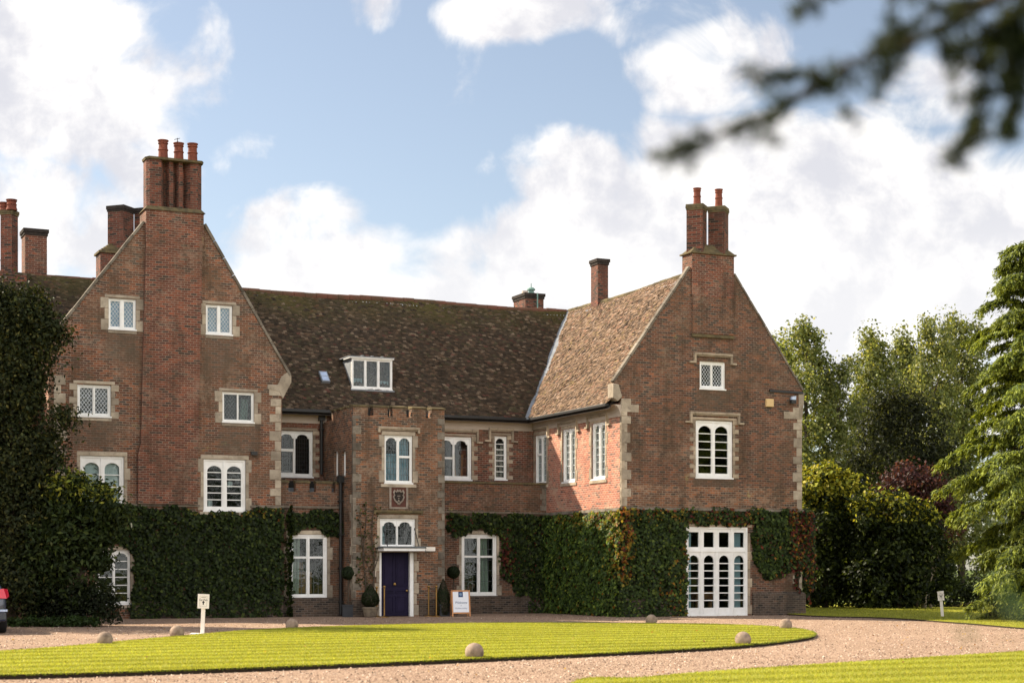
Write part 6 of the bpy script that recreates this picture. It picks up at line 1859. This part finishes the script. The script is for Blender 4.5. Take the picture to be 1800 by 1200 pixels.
# the parked car at the left edge: only its tail stands in the picture
def car():
    X, Y = -12.86, 40.5
    root = empty('parked_car', (X, Y, 0), R(22), 'dark blue hatchback with red tail lamp, cut by the left edge of the photo', 'car')
    # stations from tail (y=0) to nose (y=4.3); each a half outline (x, z)
    st = [(-.06, .60, .78, .80, .30), (.02, .78, .95, .98, .28), (.10, .86, 1.02, 1.04, .22), (.9, .90, 1.02, .98, .20), (2.4, .90, .98, .96, .20), (3.3, .89, .92, .90, .20), (3.9, .84, .80, .78, .24), (4.22, .64, .62, .60, .32)]
    mb = MB(); rings = []
    for y, hw_, zt, zs, zb in st:
        half = [(hw_ * .80, zb), (hw_ * .98, zb + .08), (hw_, zb + .3), (hw_ * 1.0, zs - .14), (hw_ * .93, zs), (hw_ * .5, zt + .03)]
        rings.append([(x, y, z) for x, z in half] + [(-x, y, z) for x, z in half[::-1]])
    n = len(rings[0])
    mb.add([p for r in rings for p in r], [(i * n + k, i * n + (k + 1) % n, (i + 1) * n + (k + 1) % n, (i + 1) * n + k) for i in range(len(rings) - 1) for k in range(n)] + [tuple(range(n)), tuple((len(rings) - 1) * n + k for k in range(n))[::-1]])
    body = mb.build('body', 'car_paint', root, smooth=True); md = body.modifiers.new('s', 'SUBSURF'); md.levels = 1; md.render_levels = 2
    mb = MB()
    gh = [(.06, .80, 1.00), (.28, .74, 1.30), (.62, .66, 1.47), (1.5, .64, 1.50), (2.1, .66, 1.42), (2.9, .76, .96)]
    rings = [[(w_, y, .94), (w_ * .98, y, max(.95, z - .16)), (w_ * .86, y, z), (-w_ * .86, y, z), (-w_ * .98, y, max(.95, z - .16)), (-w_, y, .94)] for y, w_, z in gh]
    n = 6
    mb.add([p for r in rings for p in r], [(i * n + k, i * n + (k + 1) % n, (i + 1) * n + (k + 1) % n, (i + 1) * n + k) for i in range(len(rings) - 1) for k in range(n)] + [tuple(range(n)), tuple(5 * n + k for k in range(n))[::-1]])
    cab = mb.build('cabin', 'car_paint', root, smooth=True, bevel=.03)
    mb = MB()
    mb.hull2([(-.60, .075, 1.03), (.60, .075, 1.03), (.54, .262, 1.28), (-.54, .262, 1.28)], [(-.60, .05, 1.035), (.60, .05, 1.035), (.54, .235, 1.29), (-.54, .235, 1.29)])
    for s in (-1, 1):
        mb.hull2([(s * .70, .55, 1.0), (s * .70, 2.5, 1.0), (s * .645, 2.0, 1.36), (s * .645, .7, 1.36)], [(s * .76, .55, 1.0), (s * .765, 2.5, 1.0), (s * .665, 2.0, 1.36), (s * .665, .7, 1.36)])
    mb.build('car_window', 'car_glass', cab)
    for s in (-1, 1):
        mb = MB(); mb.hull2([(s * .52, -.03, .86), (s * .82, .0, .86), (s * .86, .16, .90), (s * .84, .2, 1.06), (s * .74, .05, 1.06), (s * .54, .0, 1.03)],
                            [(s * .50, -.07, .85), (s * .84, -.04, .84), (s * .915, .18, .89), (s * .885, .26, 1.07), (s * .76, .0, 1.08), (s * .53, -.03, 1.05)])
        mb.build('tail_lamp', 'tail_lens', root, bevel=.015)
    mb = MB(); mb.box(-.82, .82, -.16, .06, .30, .56); mb.build('bumper', 'car_paint', root, bevel=.05)
    mb = MB(); mb.box(-.84, .84, -.185, -.10, .53, .585); mb.build('bumper_strip', 'lamp_glass', root, bevel=.01)
    for s in (-1, 1):
        for y in (.75, 3.35):
            mb = MB(); x0 = s * .70; prof = [(.20, 0), (.30, .01), (.325, .04), (.325, .18), (.30, .21), (.20, .22)]
            vs, fs = [], []
            N_ = 24
            for r_, w_ in prof: vs += [(x0 + s * (w_ - .02), y + r_ * math.cos(6.2832 * k / N_), .325 + r_ * math.sin(6.2832 * k / N_)) for k in range(N_)]
            for i in range(len(prof) - 1):
                for k in range(N_): fs.append((i * N_ + k, i * N_ + (k + 1) % N_, (i + 1) * N_ + (k + 1) % N_, (i + 1) * N_ + k))
            mb.add(vs, fs); wh = mb.build('wheel', 'rubber', root, smooth=False)
            mb = MB(); mb.hull2([(x0 + s * .10, y + .21 * math.cos(6.2832 * k / 20), .325 + .21 * math.sin(6.2832 * k / 20)) for k in range(20)], [(x0 + s * .185, y + .19 * math.cos(6.2832 * k / 20), .325 + .19 * math.sin(6.2832 * k / 20)) for k in range(20)])
            mb.build('rim', 'alloy', wh)
    mb = MB(); mb.box(-.26, .26, -.178, -.165, .64, .75); mb.build('number_plate', 'sign_white', root)
car()

# ================================================================== NEAR BRANCHES (a cedar bough over the camera, out of focus)
def bough(name, runs, Y, label, dens=1.0, nl=(.03, .055), tuft=.03, shoots=1.0, pal=((.034, .046, .016), (.022, .032, .014), (.05, .055, .02))):
    """runs: list of ([(x, y, dy)...], thickness)"""
    o0 = at(*runs[0][0][0][:2], Y)
    root = empty(name, o0, 0, label, 'branch')
    mb = MB(); Ps, As = [], []
    for pts, th in runs:
        q = [at(x, y, Y + d) - o0 for x, y, d in pts]
        mb.tube(q, [th * (1 - .75 * i / (len(q) - 1)) for i in range(len(q))], 6)
        for i in range(len(q) - 1):
            L = (q[i + 1] - q[i]).length; n = int(L * 2600 * dens)
            # needles sit in rosettes along the twig
            nr = max(1, int(L / .022)); tc = rng.random(nr)
            t = np.clip(tc[rng.integers(0, nr, n)] + rng.normal(size=n) * .02, 0, 1)
            p = np.array(q[i])[None] * (1 - t[:, None]) + np.array(q[i + 1])[None] * t[:, None] + rng.normal(size=(n, 3)) * tuft * rng.uniform(.4, 1.1, (n, 1))
            for _ in range(int(L / .016 * shoots)):            # feathery side shoots
                b_ = q[i].lerp(q[i + 1], rng.random()); dv = Vector(rng.normal(size=3)); dv.z -= .35; dv.normalize(); l_ = rng.uniform(.02, .065)
                mb.tube([b_, b_ + dv * l_], [.0012, .0006], 4)
                k_ = 24; tt = rng.random((k_, 1))
                Ps.append(np.array(b_)[None] + np.array(dv)[None] * l_ * tt + rng.normal(size=(k_, 3)) * .006); As.append(rng.normal(size=(k_, 3)) * .8 + np.array(dv)[None] * .8)
            Ps.append(p); As.append(rng.normal(size=(n, 3)) + np.array(q[i + 1] - q[i]) / max(L, .01) * .6)
    o = mb.build('twig', 'bark', smooth=True); o.parent = root
    P = np.concatenate(Ps); A = np.concatenate(As)
    leaves('needles', P, rng.normal(size=P.shape), rng.uniform(*nl, len(P)), pick(len(P), list(pal), (4, 4, 2)), 'needle', root, .13, .02, axis=A)
    return root
bough('cedar_bough', [
    ([(1830, -40, 0), (1720, 10, 0), (1630, 62, .02), (1560, 92, .0), (1490, 112, -.02), (1440, 150, 0)], .012),
    ([(1445, 148, 0), (1380, 182, 0), (1345, 205, .02), (1280, 232, 0), (1210, 258, 0), (1148, 276, .02)], .008),
    ([(1440, 125, .0), (1380, 133, .02), (1335, 136, .03), (1305, 122, .03)], .005),
    ([(1352, 200, 0), (1353, 228, .01), (1351, 250, .01)], .003), ([(1490, 112, 0), (1487, 160, 0), (1484, 200, .01)], .003),
    ([(1556, 95, 0), (1552, 140, 0), (1548, 178, .01)], .003), ([(1660, 40, 0), (1655, 80, 0), (1662, 110, .02)], .003),
    ([(1700, 0, 0), (1640, 20, .05), (1580, 60, .05), (1540, 75, .05)], .006), ([(1470, -20, 0), (1410, 15, 0), (1385, 28, .02)], .004), ([(1580, -20, 0), (1562, 10, 0), (1560, 35, 0)], .004)],
      2.9, 'out of focus cedar bough reaching down from the top right corner', .26, nl=(.022, .04), tuft=.008)
bough('cedar_bough', [
    ([(1840, -30, 0), (1790, 15, 0), (1752, 65, .02), (1745, 90, 0), (1728, 150, 0), (1716, 215, .02), (1690, 268, .02), (1668, 284, .03)], .008),
    ([(1800, 5, 0), (1782, 90, .03), (1775, 170, .03), (1774, 238, .05)], .006), ([(1745, 60, 0), (1690, 80, .02), (1660, 95, .04)], .004), ([(1810, 60, 0), (1800, 140, .03), (1795, 170, .05)], .005)],
      3.0, 'out of focus cedar twigs hanging along the right edge of the sky', .45, tuft=.014)
bough('cedar_bough', [([(1850, 1082, 0), (1790, 1084, 0), (1730, 1084, .02), (1690, 1088, .02)], .0015)],
      1.6, 'very blurred green spray in the lower right corner, close to the camera', .05, tuft=.016, shoots=.12, pal=((.10, .16, .07), (.08, .13, .06), (.13, .18, .08)))
